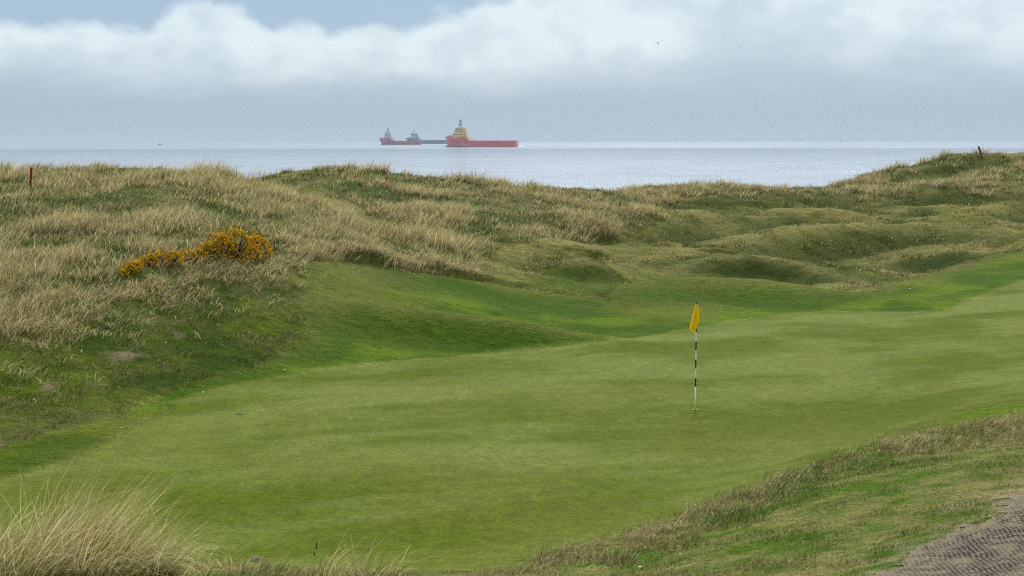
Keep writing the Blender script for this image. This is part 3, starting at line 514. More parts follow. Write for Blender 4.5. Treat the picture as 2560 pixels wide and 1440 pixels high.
# ------------------------------------------------------------------ sea: follows the curve of the earth down to the horizon
RE = 6371000.
def sea_z(r): return -r*r/(2*RE)
sa = np.r_[np.linspace(-math.pi, -.6, 50, endpoint=False), np.linspace(-.6, .6, 241), np.linspace(.6, math.pi, 51)[1:]]
sr = np.exp(np.linspace(math.log(105), math.log(13000), 300)); SA, SR = np.meshgrid(sa, sr)
sv = np.c_[(np.sin(SA)*SR).ravel(), (np.cos(SA)*SR).ravel(), sea_z(SR).ravel()]
i, j = np.meshgrid(np.arange(len(sr)-1), np.arange(len(sa)-1), indexing='ij'); q = (i*len(sa)+j).ravel(); sf = np.c_[q, q+len(sa), q+len(sa)+1, q+1][:, ::-1]
def sea_mat():
    m = bpy.data.materials.new('sea_water'); m.use_nodes = True; t = NT(m.node_tree); b = t.n['Principled BSDF']
    tc = t.add('ShaderNodeTexCoord'); o = tc.outputs['Object']; s = t.add('ShaderNodeSeparateXYZ', i_0=o)
    def sc_(x, y): mp = t.add('ShaderNodeMapping', i_Vector=o); mp.inputs['Scale'].default_value = (x, y, 1); return mp.outputs[0]
    dist = t.m('SQRT', t.m('ADD', t.m('MULTIPLY', s.outputs[0], s.outputs[0]), t.m('MULTIPLY', s.outputs[1], s.outputs[1])))
    big = t.noise(sc_(.004, .0025), 1., 5, .6); mid = t.noise(sc_(.035, .03), 1., 5, .6)
    t.n.remove(b); out = t.n['Material Output']
    w1 = t.noise(sc_(.35, .6), 1., 6, .6); w2 = t.noise(sc_(.06, .12), 1., 4, .55); w3 = t.noise(sc_(.8, .22), 1., 4, .7)
    gust = t.m('MULTIPLY', t.ss(t.noise(sc_(.012, .02), 1., 4, .6), .46, .62), t.m('MULTIPLY', t.ss(dist, 800, 330), t.ss(t.m('ABSOLUTE', t.m('SUBTRACT', t.m('DIVIDE', s.outputs[0], s.outputs[1]), .12)), .20, .04)))
    spike = t.m('MULTIPLY', t.m('MAXIMUM', t.m('SUBTRACT', w3, .56), 0.), t.m('MULTIPLY', gust, 6.5))
    bp = t.add('ShaderNodeBump', i_Strength=1., i_Distance=1.); t.set(bp.inputs['Height'], t.m('ADD', t.m('ADD', t.m('MULTIPLY', w1, .22), t.m('MULTIPLY', w2, .5)), spike))
    df = t.add('ShaderNodeBsdfDiffuse', i_Color=t.mix(t.ss(mid, .35, .65), (.21, .25, .30, 1), (.31, .35, .40, 1))); t.set(df.inputs['Normal'], bp.outputs[0])
    farb = t.m('MULTIPLY', t.ss(dist, 1450, 1750), t.ss(big, .25, .5, .6, 1.))  # sunlit band of far water, painted into the gloss colour
    gl_ = t.add('ShaderNodeBsdfGlossy', i_Color=t.mix(farb, t.mix(t.m('MULTIPLY', t.ss(dist, 1500, 350), t.ss(t.noise(sc_(.02, .045), 1., 5, .65), .3, .6, .55, 1.)), (.60, .625, .66, 1), (.90, .91, .92, 1)), (.75, .78, .81, 1)), i_Roughness=t.m('MULTIPLY_ADD', farb, .03, t.m('MULTIPLY_ADD', big, .08, .05))); t.set(gl_.inputs['Normal'], bp.outputs[0])
    mx = t.add('ShaderNodeMixShader', i_0=.62, i_1=df.outputs[0], i_2=gl_.outputs[0]); t.l.new(mx.outputs[0], out.inputs[0]); return m
tag(new_obj('sea', mesh_np('sea', sv, sf, None, True), sea_mat()), 'silvery grey sea reaching to the horizon', 'sea', kind='structure')
# ------------------------------------------------------------------ bmesh helpers
import bmesh
class MB:
    def __init__(s): s.bm = bmesh.new()
    def box(s, x0, x1, y0, y1, z0, z1, top=(1, 1), shift=0., mi=0):
        cx, cy = (x0+x1)/2, (y0+y1)/2; vs = []
        for z, kx, ky, sh in ((z0, 1, 1, 0), (z1, top[0], top[1], shift)):
            for a, b in ((x0, y0), (x1, y0), (x1, y1), (x0, y1)): vs.append(s.bm.verts.new((cx+(a-cx)*kx+sh, cy+(b-cy)*ky, z)))
        for f in ((3, 2, 1, 0), (4, 5, 6, 7), (0, 1, 5, 4), (1, 2, 6, 5), (2, 3, 7, 6), (3, 0, 4, 7)):
            s.bm.faces.new([vs[k] for k in f]).material_index = mi
        return s
    def tube(s, pts, rad, n=8, mi=0, cap=True):
        pts = [Vector(p) for p in pts]; rad = rad if isinstance(rad, (list, tuple)) else [rad]*len(pts); rings = []
        for k, p in enumerate(pts):
            d = (pts[min(k+1, len(pts)-1)]-pts[max(k-1, 0)]).normalized(); u = d.cross(Vector((0, 1, 0)) if abs(d.y) < .9 else Vector((1, 0, 0))).normalized(); w_ = d.cross(u)
            rings.append([s.bm.verts.new(p+(u*math.cos(2*math.pi*q/n)+w_*math.sin(2*math.pi*q/n))*rad[k]) for q in range(n)])
        for a, b in zip(rings[:-1], rings[1:]):
            for q in range(n): s.bm.faces.new((a[q], a[(q+1) % n], b[(q+1) % n], b[q])).material_index = mi
        if cap: s.bm.faces.new(rings[0][::-1]).material_index = mi; s.bm.faces.new(rings[-1]).material_index = mi
        return s
    def loft(s, rings, mi=0, cap=True):
        R = [[s.bm.verts.new(p) for p in r] for r in rings]; n = len(R[0])
        for a, b in zip(R[:-1], R[1:]):
            for q in range(n): s.bm.faces.new((a[q], a[(q+1) % n], b[(q+1) % n], b[q])).material_index = mi
        if cap: s.bm.faces.new(R[0][::-1]).material_index = mi; s.bm.faces.new(R[-1]).material_index = mi
        return s
    def build(s, name, mats, parent=None, smooth=False, bevel=0.):
        bmesh.ops.recalc_face_normals(s.bm, faces=s.bm.faces)
        me = bpy.data.meshes.new(name); s.bm.to_mesh(me); s.bm.free()
        if smooth: me.polygons.foreach_set('use_smooth', [True]*len(me.polygons))
        o = new_obj(name, me, mats, parent)
        if bevel: md = o.modifiers.new('bevel', 'BEVEL'); md.width = bevel; md.segments = 2; md.limit_method = 'ANGLE'
        return o
# ------------------------------------------------------------------ flagstick
bx_, by_ = hit(1738, 1026)[0]; d_f = by_
fl = empty('flagstick', (bx_, by_, HZ(np.array([bx_]), np.array([by_]))[0]))
tag(fl, 'black and white banded flagstick with a limp yellow flag standing in the green', 'flagstick')
zt = lambda v: float(P(1738, v, d_f)[2]-fl.location.z)
bands = [757.5, 830.5, 853.6, 876, 899, 921.4, 944.3, 966.8, 1026]
mb = MB(); zs = [zt(v) for v in bands]; zs[-1] = -.05
for k in range(8): mb.tube([(0, 0, zs[k+1]), (0, 0, zs[k])], .0135 if k < 7 else .0125, 10, mi=0 if k % 2 == 0 else 1, cap=(k in (0, 7)))
mb.build('pole', [paint('black_paint', (.012, .012, .012), .4), paint('white_paint', (.86, .87, .85), .4, .03)], fl, True)
mb = MB(); mb.loft([[(math.cos(a)*r, math.sin(a)*r, z) for a in np.linspace(0, 2*math.pi, 12, endpoint=False)] for r, z in ((.0145, zs[0]), (.017, zs[0]+.008), (.014, zs[0]+.02), (.004, zs[0]+.026))]).build('ferrule', bpy.data.materials['black_paint'], fl, True)
mb = MB(); mb.loft([[(math.cos(a)*r, math.sin(a)*r, z) for a in np.linspace(0, 2*math.pi, 24, endpoint=False)] for r, z in ((.053, -.022), (.053, -.1), (.050, -.1), (.050, -.023))], cap=False).build('cup', bpy.data.materials['white_paint'], fl, True)
hd = MB(); hd.loft([[(math.cos(a)*r, math.sin(a)*r, .006+.0005*(r > .03)) for a in np.linspace(0, 2*math.pi, 24, endpoint=False)] for r in (.014, .05)], cap=False).build('hole', paint('shaded_soil', (.03, .025, .015)), fl)
# cloth: hangs from the top of the stick, drooping to the left in soft folds
def zz(k): return zt(720+k/4.235)
prof = [(172, -12, 4), (215, -22, 12), (260, -30, 14), (300, -37, 16), (340, -46, 18), (372, -53, 21), (395, -60, 14), (430, -64, -2), (450, -48, -4), (478, -26, -8)]
mx = d_f/F/4.235; nx = 15; rows = []
for k, (vz, xl, xr) in enumerate(prof):
    f = k/(len(prof)-1); amp = .006+.022*f
    rows.append([(1.2*(xl*mx+(xr-xl)*mx*q/(nx-1)), -.022-amp*(1+math.sin(q/(nx-1)*9.+f*1.3)), zz(vz)+.010*math.sin(q*1.1)*f) for q in range(nx)])
back = [[(x_+.012, y_+.030+.012*math.sin(q*.7), z_+.014) for q, (x_, y_, z_) in enumerate(r)] for r in rows[:-1]]
bm = bmesh.new()
for rr in (rows, back):
    g = [[bm.verts.new(p) for p in r] for r in rr]
    for a, b in zip(g[:-1], g[1:]):
        for q in range(nx-1): bm.faces.new((a[q], a[q+1], b[q+1], b[q]))
me_ = bpy.data.meshes.new('flag'); bm.to_mesh(me_); bm.free(); me_.polygons.foreach_set('use_smooth', [True]*len(me_.polygons))
mfl = blade_mat('yellow_cloth', .45, .8); at_ = mfl.node_tree.nodes['Attribute']; mfl.node_tree.nodes.remove(at_); mfl.node_tree.nodes['Principled BSDF'].inputs[0].default_value = (.98, .78, .02, 1); mfl.node_tree.nodes['Translucent BSDF'].inputs[0].default_value = (.98, .78, .02, 1); fo = new_obj('flag', me_, mfl, fl); md = fo.modifiers.new('solid', 'SOLIDIFY'); md.thickness = .003; md = fo.modifiers.new('sub', 'SUBSURF'); md.levels = md.render_levels = 1
# ------------------------------------------------------------------ boundary stakes
mred = paint('red_paint', (.20, .012, .020), .5, .3, 9)
def stake(u, v0, v1, lean, label, wpx):
    x0, y0 = hit(u, v0)[0]; z0 = float(HZ(np.array([x0]), np.array([y0]))[0]); top = P(u+lean, v1, y0); base = P(u, v0, y0)
    dz = top[2]-z0; dx = top[0]-x0; w_ = wpx*y0/F/2
    o = empty('boundary_stake', (x0, y0, z0)); tag(o, label, 'stake', 'red boundary stakes on the dune tops')
    mb = MB(); rings = [[(sx*w_+dx*q, sy*w_*.7, dz*q) for sx, sy in ((-1, -1), (1, -1), (1, 1), (-1, 1))] for q in (-.25, .9)]; rings.append([(sx*w_*.9+dx*.99, sy*w_*.6, dz*.99) for sx, sy in ((-1, -1), (1, -1), (1, 1), (-1, 1))])
    mb.loft(rings).build('post', mred, o)
    mb = MB(); mb.loft([[(sx*w_*k+dx*q, sy*w_*.7*k, dz*q) for sx, sy in ((-1, -1), (1, -1), (1, 1), (-1, 1))] for q, k in ((.985, 1.08), (1.0, 1.08), (1.012, .5))]).build('post_cap', paint('dark_red_paint', (.09, .006, .012), .5), o)
stake(76, 468, 419, 2.5, 'upright red stake in the straw coloured grass at the far left', 5.2)
stake(2455, 393, 366, -9, 'leaning red stake on the skyline at the far right', 4.4)
# ------------------------------------------------------------------ gorse
M_FLOW = blade_mat('gorse_petal', .5, .6); M_SPINE = blade_mat('gorse_spine', .1, .7); M_STEM = paint('gorse_stem', (.07, .045, .025), .9)
YEL = np.array([(1.,.76,.01),(.98,.62,.006),(1.,.84,.04),(.92,.48,.004)], np.float32)
def gorse(name_label, cu, cv, lobes, dens, hollow=None):
    x0, y0 = hit(cu, cv)[0]; z0 = float(HZ(np.array([x0]), np.array([y0]))[0]); o = empty('gorse_bush', (x0, y0, z0)); tag(o, name_label, 'gorse bush', 'gorse in flower on top of the bank')
    pxm = y0/F; fv, ff, fc = [], [], []; sv_, sf_, sc_ = [], [], []; nf = ns = 0; stems = MB()
    octv = np.array([(1,0,0),(-1,0,0),(0,1,0),(0,-1,0),(0,0,1),(0,0,-1)], float); octf = np.array([(0,2,4),(2,1,4),(1,3,4),(3,0,4),(2,0,5),(1,2,5),(3,1,5),(0,3,5)])
    for (lu, lv, rx, rz, ry) in lobes:      # picture column and row of the lobe's foot, half width, height, half depth in metres
        lx, ly = hit(lu, lv)[0]; lz = float(HZ(np.array([lx]), np.array([ly]))[0])-z0; lx -= x0; ly -= y0; ns_ = int(dens*rx*(rz+.15)*420)
        for k in range(ns_):
            a = rng.uniform(0, 2*math.pi); e = math.asin(rng.uniform(-.08, 1)); bump = .80+.30*rng.random()*(.6+.4*math.sin(a*3+e*5))
            dr = np.array([math.cos(a)*math.cos(e)*rx, math.sin(a)*math.cos(e)*ry, math.sin(e)*rz])*bump; c_ = np.array([lx, ly, lz+.03]); tip = c_+dr
            if hollow is not None:
                hp = P(hollow[0], hollow[1], y0); hx, hz = hp[0]-x0, hp[2]-z0; dh = ((tip[0]-hx)/hollow[2])**2+((tip[2]-hz)/hollow[3])**2
                if dh < 1 and tip[1] < 0: tip = c_+dr*.62; flower = False
                else: flower = True
            else: flower = True
            ax = dr/np.linalg.norm(dr)+rng.normal(0, .35, 3); ax /= np.linalg.norm(ax); ax[2] = abs(ax[2])*.8+.1; ax /= np.linalg.norm(ax); ln = rng.uniform(.07, .15)
            root = tip-ax*ln
            if k % 9 == 0: stems.tube([tuple(c_*1.), tuple((c_+root)/2+rng.normal(0, .02, 3)), tuple(tip)], [.012, .008, .003], 4)
            for q in range(14):                     # spines
                s_ = rng.uniform(-.2, 1.05); p = root+ax*ln*s_; dd = rng.normal(0, 1, 3)+ax*.9; dd /= np.linalg.norm(dd); sd = np.cross(dd, ax+.01); sd /= np.linalg.norm(sd)
                l2 = rng.uniform(.02, .045); sv_ += [p-sd*.004, p+sd*.004, p+dd*l2]; sf_.append((ns, ns+1, ns+2)); ns += 3
                cc = np.array([(.045,.055,.012),(.07,.06,.02),(.03,.04,.01)][rng.integers(3)]); sc_ += [cc]*3
            if flower and rng.random() < .86:
                hue = YEL[rng.integers(4)]*rng.uniform(.8, 1.1)
                for q in range(rng.integers(6, 13)):
                    s_ = rng.uniform(.25, 1.); off = rng.normal(0, 1, 3); off -= ax*off.dot(ax); off /= np.linalg.norm(off); p = root+ax*ln*s_+off*rng.uniform(.008, .02)
                    r_ = rng.uniform(.009, .018); fv.append(p+octv*r_*rng.uniform(.6, 1.3, 3)); ff.append(octf+nf); nf += 6; fc += [hue*rng.uniform(.85, 1.1)]*6
    stems.build('stems', M_STEM, o)
    new_obj('spines', mesh_np('spines', np.array(sv_), np.array(sf_), np.array(sc_)), M_SPINE, o)
    new_obj('flowers', mesh_np('flowers', np.concatenate(fv), np.concatenate(ff), np.array(fc)), M_FLOW, o)
gorse('largest rounded gorse bush thick with yellow flowers on the bank top', 600, 650, [(590,648,.74,.90,.6),(645,646,.44,.74,.5),(520,650,.40,.52,.4),(548,648,.5,.78,.4)], 1.9, (612, 598, .17, .22))
gorse('low spreading gorse bush with golden flowers, left of the largest one', 400, 660, [(402,662,.40,.44,.35),(372,667,.32,.36,.3),(438,660,.26,.38,.25)], 1.5)
gorse('thin straggling gorse between the big rounded bush and the low one', 475, 652, [(470,655,.34,.38,.25),(498,652,.32,.36,.25)], 1.3)
gorse('smallest gorse sprig, half hidden in straw at the left end of the row', 318, 686, [(324,682,.26,.26,.16),(338,676,.26,.27,.18),(311,689,.16,.16,.12)], 2.0)
# ------------------------------------------------------------------ marram tufts in the foreground
def tuft(u, v, label, n, L, rad, spread, bend, cat='grass tuft', pal=None, name='marram_tuft', wd=.0085):
    global acc
    x0, y0 = hit(u, v, 5.)[0]; z0 = float(HZ(np.array([x0]), np.array([y0]))[0]); acc = Acc()
    a = rng.uniform(0, 2*math.pi, n); rr = rad*np.sqrt(rng.random(n)); rt = np.c_[np.cos(a)*rr, np.sin(a)*rr, np.full(n, -.04)]
    xw, yw = x0+rt[:, 0], y0+rt[:, 1]; rt[:, 2] = HZ(xw, yw)-z0-.03
    lean = windlean(n, spread)*.8+np.c_[np.cos(a), np.sin(a)]*.6
    gshort = rng.random(n) < .35; Ln = L*rng.uniform(.45, 1.15, n)*np.where(gshort, .6, 1)
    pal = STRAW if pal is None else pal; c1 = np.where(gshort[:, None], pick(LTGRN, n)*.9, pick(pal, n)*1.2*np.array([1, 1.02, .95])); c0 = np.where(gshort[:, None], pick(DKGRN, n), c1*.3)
    strong = rng.random(n)**1.6
    acc.add(blades(rt, Ln, wd*rng.uniform(.6, 1.3, n), lean, rng.uniform(1.05, 1.5, n), 1.1-bend*(.35+1.2*strong), c0, c1, 6, 1.2))
    o = acc.obj(name, M_BLADE); o.location = (x0, y0, z0); tag(o, label, cat, 'marram tufts in the foreground')
tuft(20, 1500, 'tall straw coloured marram tuft cut by the left edge of the view', 900, 1.0, .34, 1.0, 1.0)
tuft(150, 1475, 'tallest marram tuft with upright blades against the green', 1000, 1.22, .34, .7, .8)
tuft(232, 1492, 'arching marram tuft leaning right between the two bigger tufts', 850, 0.98, .28, .8, 1.2)
tuft(368, 1458, 'drooping pale marram tuft at the right end of the big clump', 750, .98, .24, 1.9, 1.75)
tuft(70, 1440, 'darker marram tuft with green blades at its foot behind the others', 600, .75, .34, 1.1, 1.1, pal=np.r_[STRAW, OLIVE*1.5])
tuft(820, 1462, 'sparse marram tuft of thin arching blades near the bottom middle', 140, .72, .3, .6, 1.5)
tuft(935, 1465, 'sparse pale marram tuft, rightmost of the foreground tufts', 170, .66, .3, 1.3, 1.6)
tuft(640, 1440, 'sparse marram tuft beside the clod of brown turf', 90, .55, .4, .6, 1.3)
tuft(450, 1462, 'few long single blades rising right of the big clump', 60, .72, .4, .5, .9)
# clod of turf
def clod(u, v, r, label, cat, name, mat, h=.8):
    x0, y0 = hit(u, v)[0]; z0 = float(HZ(np.array([x0]), np.array([y0]))[0]); bm = bmesh.new(); bmesh.ops.create_icosphere(bm, subdivisions=3, radius=1.)
    for q in bm.verts:
        c_ = q.co; k = .75+.5*float(fbm(np.array([c_.x*2.2+u]), np.array([c_.y*2.2+c_.z*1.7+v]), 5, 3)[0]); q.co = Vector((c_.x*r*k, c_.y*r*k*.8, c_.z*r*k*h+r*.12))
    me_ = bpy.data.meshes.new(name); bm.to_mesh(me_); bm.free(); o = new_obj(name, me_, mat); o.location = (x0, y0, z0-r*.25); me_.polygons.foreach_set('use_smooth', [True]*len(me_.polygons)); tag(o, label, cat); return o
clod(640, 1402, .085, 'clod of brown turf on the verge near the bottom of the view', 'turf clod', 'turf_clod', paint('brown_turf', (.16, .115, .065), .95, .5, 30))
mst = paint('pale_stone', (.36, .34, .27), .8, .25, 20)
o = clod(548, 764, .055, 'upright pale stone on the dark bank, right of a flatter one', 'stone', 'stone', mst, 1.1); o['group'] = 'pale stones on the bank'
o = clod(527, 760, .05, 'flatter pale stone on the dark bank, left of an upright one', 'stone', 'stone', mst, .6); o['group'] = 'pale stones on the bank'
# little black pegs at the front edge of the green
def peg(u, v0, v1, lean, label):
    x0, y0 = hit(u, v0)[0]; z0 = float(HZ(np.array([x0]), np.array([y0]))[0]); h = (v0-v1)*y0/F*1.05
    o = MB().loft([[(math.cos(a)*r+lean*z, math.sin(a)*r, z) for a in np.linspace(0, 2*math.pi, 8, endpoint=False)] for r, z in ((.007, -.03), (.007, h*.9), (.0085, h*.91), (.0085, h), (.003, h+.004))]).build('peg', bpy.data.materials['black_paint'])
    o.location = (x0, y0, z0); tag(o, label, 'peg', 'black pegs at the front edge of the green')
peg(791, 1373, 1357, .08, 'small upright black peg, the farther of two at the front of the green')
peg(787, 1389, 1380, -.3, 'shorter tilted black peg, the nearer of two at the front of the green')
x0, y0 = hit(600, 1036)[0]; z0 = float(HZ(np.array([x0]), np.array([y0]))[0])
o = MB().loft([[(math.cos(a)*r*(1+.15*math.sin(3*a)), math.sin(a)*r*.8, z) for a in np.linspace(0, 2*math.pi, 20, endpoint=False)] for r, z in ((.075, -.004), (.07, .010), (.05, .005), (.02, .004))]).build('turf_divot', paint('divot_turf', (.035, .055, .012), .9), smooth=True); o.location = (x0, y0, z0)
tag(o, 'small dark divot in the pale fine grass of the green', 'divot')
# daisies and scraps, each a small white speck on the turf
mda = paint('daisy_white', (.7, .7, .62), .6)
k = 0
for u, v, r in ((860,700,.02),(712,930,.03),(508,985,.03),(86,1004,.03),(305,1075,.02),(1317,672,.035),(1370,655,.03),(1799,836,.02),(1790,905,.015),(2103,718,.05),(2262,706,.04),(2300,712,.04),(2275,725,.04),(1195,711,.03),(1008,783,.03),(1060,688,.025),(415,862,.03),(1895,594,.06),(2275,640,.05),(2450,630,.05),(1600,1425,.02),(1700,1390,.015)):
    x0, y0 = hit(u, v)[0]; z0 = float(HZ(np.array([x0]), np.array([y0]))[0]); mb = MB()
    for q in range(9):
        a = q*.698+k; mb.loft([[(math.cos(a)*s_*r+math.cos(a+1.57)*w_*r, math.sin(a)*s_*r+math.sin(a+1.57)*w_*r, .03+z_*r) for w_, z_ in ((-.16, .1+s_*.3), (.16, .1+s_*.3), (0, s_*.3))] for s_ in (.15, 1.)])
    o = mb.build('daisy', mda); o.location = (x0, y0, z0); tag(o, 'tiny white daisy dotted on the mown and rough grass', 'daisy', 'white daisies dotted over the grass'); k += 1
# ------------------------------------------------------------------ ships
def hullm(name, col, boot): return [paint(name+'_hull', col, .5, .12, .3), paint(name+'_boot', boot, .6, .1, .3)]
def ship(u0_, vw, d, Lm, yaw, label, key, hc, boot, sc1, sc2, fore, deck, tiers, mast, stem, group='supply ships lying at anchor', text=True, boatc=(.75,.2,.04)):
    """origin: foot of the stem on the waterline; x runs aft"""
    p0 = P(u0_, vw, d); o = empty('supply_ship', (p0[0], d, sea_z(math.hypot(p0[0], d))), yaw); tag(o, label, 'ship', group)
    B = Lm*.21; hb = B/2; n = 40; lv = 10; mats = hullm(key, hc, boot); bm = bmesh.new(); g = {}
    def top(s): return fore*1.0+(1-s/.3)*.6 if s < .27 else (fore+(deck-fore)*sstep(s, .27, .33))
    def stemx(z):
        q = z/fore; return float(np.interp(q, [-.3, 0, .12, .38, .7, 1.], stem))*Lm/90
    ss_ = [k/n for k in range(n+1)]; ss_ = [s**1.35 if s < 1 else 1 for s in ss_]
    for side in (-1, 1):
        for i_, s in enumerate(ss_):
            for j_ in range(lv+1):
                z = -1.2+(top(s)+1.2)*j_/lv; q = max(0, z)/fore; full = .34-.12*q
                wv = (1-(1-min(s/full, 1))**2.2); wv *= (1-.10*sstep(s, .9, 1)*(1-q)) ; flare = .82+.18*q if s < .35 else .97
                x_ = stemx(z)+(Lm-stemx(z))*s; g[side, i_, j_] = bm.verts.new((x_, side*max(hb*wv*flare, .15 if i_ == 0 else 0), z))
    for side in (-1, 1):
        for i_ in range(n):
            for j_ in range(lv):
                f = bm.faces.new((g[side, i_, j_], g[side, i_+1, j_], g[side, i_+1, j_+1], g[side, i_, j_+1])); f.material_index = 1 if j_ < 2 else 0
    for i_ in range(n): bm.faces.new((g[-1, i_, lv], g[-1, i_+1, lv], g[1, i_+1, lv], g[1, i_, lv]))
    for j_ in range(lv): bm.faces.new((g[-1, n, j_], g[1, n, j_], g[1, n, j_+1], g[-1, n, j_+1])); bm.faces.new((g[-1, 0, j_], g[1, 0, j_], g[1, 0, j_+1], g[-1, 0, j_+1]))
    bmesh.ops.recalc_face_normals(bm, faces=bm.faces); me_ = bpy.data.meshes.new('hull'); bm.to_mesh(me_); bm.free(); hull = new_obj('hull', me_, mats, o)
    mb = MB()
    for sy in (-1, 1): mb.box(Lm*.33, Lm*.975, sy*hb*.95-.3, sy*hb*.95+.3, deck, deck+.7)
    mb.box(Lm*.965, Lm*.995, -hb*.9, hb*.9, deck, deck+1.); mb.build('cargo_rail', paint(key+'_rail', tuple(min(1, c_*1.25+.02) for c_ in hc), .5), hull)
    m1 = paint(key+'_upper', sc1, .5, .1, .3); m2 = paint(key+'_bridge', sc2, .5, .1, .3); mw = principled(key+'_glass', (.03, .04, .05), .15); mdk = paint(key+'_mast', (.10, .10, .09), .6)
    z = fore; sup = empty_child = None
    for k, (xa, xb, wy, zb, zt_, mat) in enumerate(tiers):
        mb = MB(); mb.box(xa*Lm, xb*Lm, -hb*wy, hb*wy, zb, zt_, (.96, .97)); mb.box(xa*Lm-.5, xb*Lm+.6, -hb*wy-.4, hb*wy+.4, zt_-.05, zt_+.22)
        dk = mb.build('deckhouse' if k < len(tiers)-1 else 'bridge', m1 if mat == 1 else m2, o, bevel=.12)
        mb = MB(); hh = (zt_-zb); lo_, hi_ = (.5, .68) if k < len(tiers)-1 else (.45, .82)
        mb.box(xa*Lm-.08, xb*Lm+.08, -hb*wy*1.01, hb*wy*1.01, zb+hh*lo_, zb+hh*hi_)
        mb.build('windows', mw, dk)
    bxa, bxb, bz = tiers[-1][0]*Lm, tiers[-1][1]*Lm, tiers[-1][4]; mxc = bxa+(bxb-bxa)*mast[0]; mb = MB()
    h = mast[1]-bz; wd = h*.13
    for sx, sy in ((-1, -1), (1, -1), (1, 1), (-1, 1)): mb.tube([(mxc+sx*wd, sy*wd, bz), (mxc+sx*wd*.35, sy*wd*.35, bz+h*.78)], .22, 5)
    for q in range(5): a = q/5; w_ = wd*(1-a*.65); zc = bz+h*.78*a+.6; mb.box(mxc-w_, mxc+w_, -w_, w_, zc, zc+.25)
    mb.box(mxc-wd*1.3, mxc+wd*1.1, -wd*1.9, wd*1.9, bz+h*.38, bz+h*.45); mb.box(mxc-wd*.7, mxc+wd*.8, -wd*1.2, wd*1.2, bz+h*.66, bz+h*.8, (.7, .7))
    mb.tube([(mxc, 0, bz+h*.75), (mxc+.3, 0, bz+h)], [.28, .08], 6); mb.tube([(mxc+wd*.6, 1, bz+h*.6), (mxc+wd*.6, 1, bz+h*.9)], .12, 5)
    mo = mb.build('mast', mdk, o)
    mb = MB(); mb.box(mxc-.3, mxc+.3, -2.2, 2.2, bz+h*.82, bz+h*.87); mb.build('radar', mdk, mo)
    for sy in (-1, 1):
        mb = MB(); rs = []
        for q in range(7): a = q/6*math.pi; rs.append([(mxc-wd*2.4+math.cos(b_)*math.sin(a)*1.0, sy*hb*.35+math.sin(b_)*math.sin(a)*1.0, bz+1.6-math.cos(a)*1.0) for b_ in np.linspace(0, 2*math.pi, 10, endpoint=False)])
        mb.loft(rs, cap=False); mb.tube([(mxc-wd*2.4, sy*hb*.35, bz), (mxc-wd*2.4, sy*hb*.35, bz+.8)], .2, 6); mb.build('radome', m2, o, True)
        mb = MB(); fx = bxb+Lm*.012; mb.loft([[(fx+dx*kk, sy*hb*.62+dy*kk, zf) for dx, dy in ((-1.5, -1.1), (1.4, -1.1), (1.4, 1.1), (-1.5, 1.1))] for zf, kk in ((deck, 1.1), (bz+.4, .8))]); mb.tube([(fx, sy*hb*.62, bz+.2), (fx+.4, sy*hb*.62, bz+2.2)], .35, 6); mb.build('funnel', m1, o)
        mb = MB(); rs = []
        for q in range(7): a = q/6; r_ = 1.15*math.sin(math.pi*(.12+.76*a)); rs.append([(tiers[0][1]*Lm+1+a*6.2, sy*hb*.88+math.cos(b_)*r_*.8, fore-.5+math.sin(b_)*r_) for b_ in np.linspace(0, 2*math.pi, 10, endpoint=False)])
        mb.loft(rs).build('lifeboat', paint(key+'_boat', boatc, .5), o, True)
    # stepped platforms, stairs and crane aft of the house
    mb = MB(); xa = tiers[-1][1]*Lm; xe = .355*Lm; nst = 5
    for q in range(nst):
        za = bz-.8-(bz-deck)*(q+.6)/nst; xx = xa+(xe-xa)*(q+.7)/nst; mb.box(xa-1, xx+1.2, -hb*.8, hb*.8, za-.15, za+.15)
        for sy in (-.8, -.3, .3, .8): mb.tube([(xx+1., sy*hb, max(deck, za-(bz-deck)/nst)), (xx+1., sy*hb, za+1.1)], .14, 4)
    mb.tube([(xa, -hb*.5, bz-1), (xe, -hb*.5, deck)], .18, 4); mb.tube([(xa, hb*.5, bz-1), (xe, hb*.5, deck)], .18, 4); mb.build('stair_platform', m1, o)
    mb = MB(); cxx = .37*Lm; mb.tube([(cxx, hb*.7, deck), (cxx, hb*.7, deck+3.5)], .4, 6); mb.tube([(cxx, hb*.7, deck+3.3), (cxx-5, hb*.7, deck+4.4)], [.3, .15], 5); mb.build('crane', m2, o)
    mb = MB(); mb.tube([(1.5, 0, fore+.4), (1.2, 0, fore+4.5)], [.15, .07], 5)
    for sy in (-1, 1):
        pr = [(x_, sy*hb*min(1, (1-(1-min(x_/Lm/.3, 1))**2.2)*.9+.1)*.93, fore+1.7) for x_ in np.linspace(2.5, tiers[0][0]*Lm, 6)]; mb.tube(pr, .12, 4)
        for q in pr: mb.tube([(q[0], q[1], fore), q], .09, 4)
    y_ = hb*min(1, (1-(1-min(2.5/Lm/.3, 1))**2.2)*.9+.1)*.93; mb.tube([(2.5, -y_, fore+1.7), (1.45, 0, fore+1.5), (2.5, y_, fore+1.7)], .12, 4); mb.build('bow_rail', m2, o)
    if text:          # the pale name on the bow and the painted square by the break of the deck; too far off to read
        wp = paint(key+'_mark', (.62, .60, .58), .5); mb = MB()
        def sidey(s, z): q = z/fore; full = .34-.12*q; return -(hb*(1-(1-min(s/full, 1))**2.2)*(.82+.18*q if s < .35 else .97))-.12
        for k in range(9):
            s = .135+k*.0085; x_ = stemx(fore*.87)+(Lm-stemx(fore*.87))*s; yy = sidey(s, fore*.87); y2 = sidey(s+.006, fore*.87); hgt = .55 if k % 3 else .7
            vs = [mb.bm.verts.new(c_) for c_ in ((x_, yy, fore*.87-hgt), (x_+.5, y2, fore*.87-hgt), (x_+.5, y2, fore*.87+hgt), (x_, yy, fore*.87+hgt))]; mb.bm.faces.new(vs)
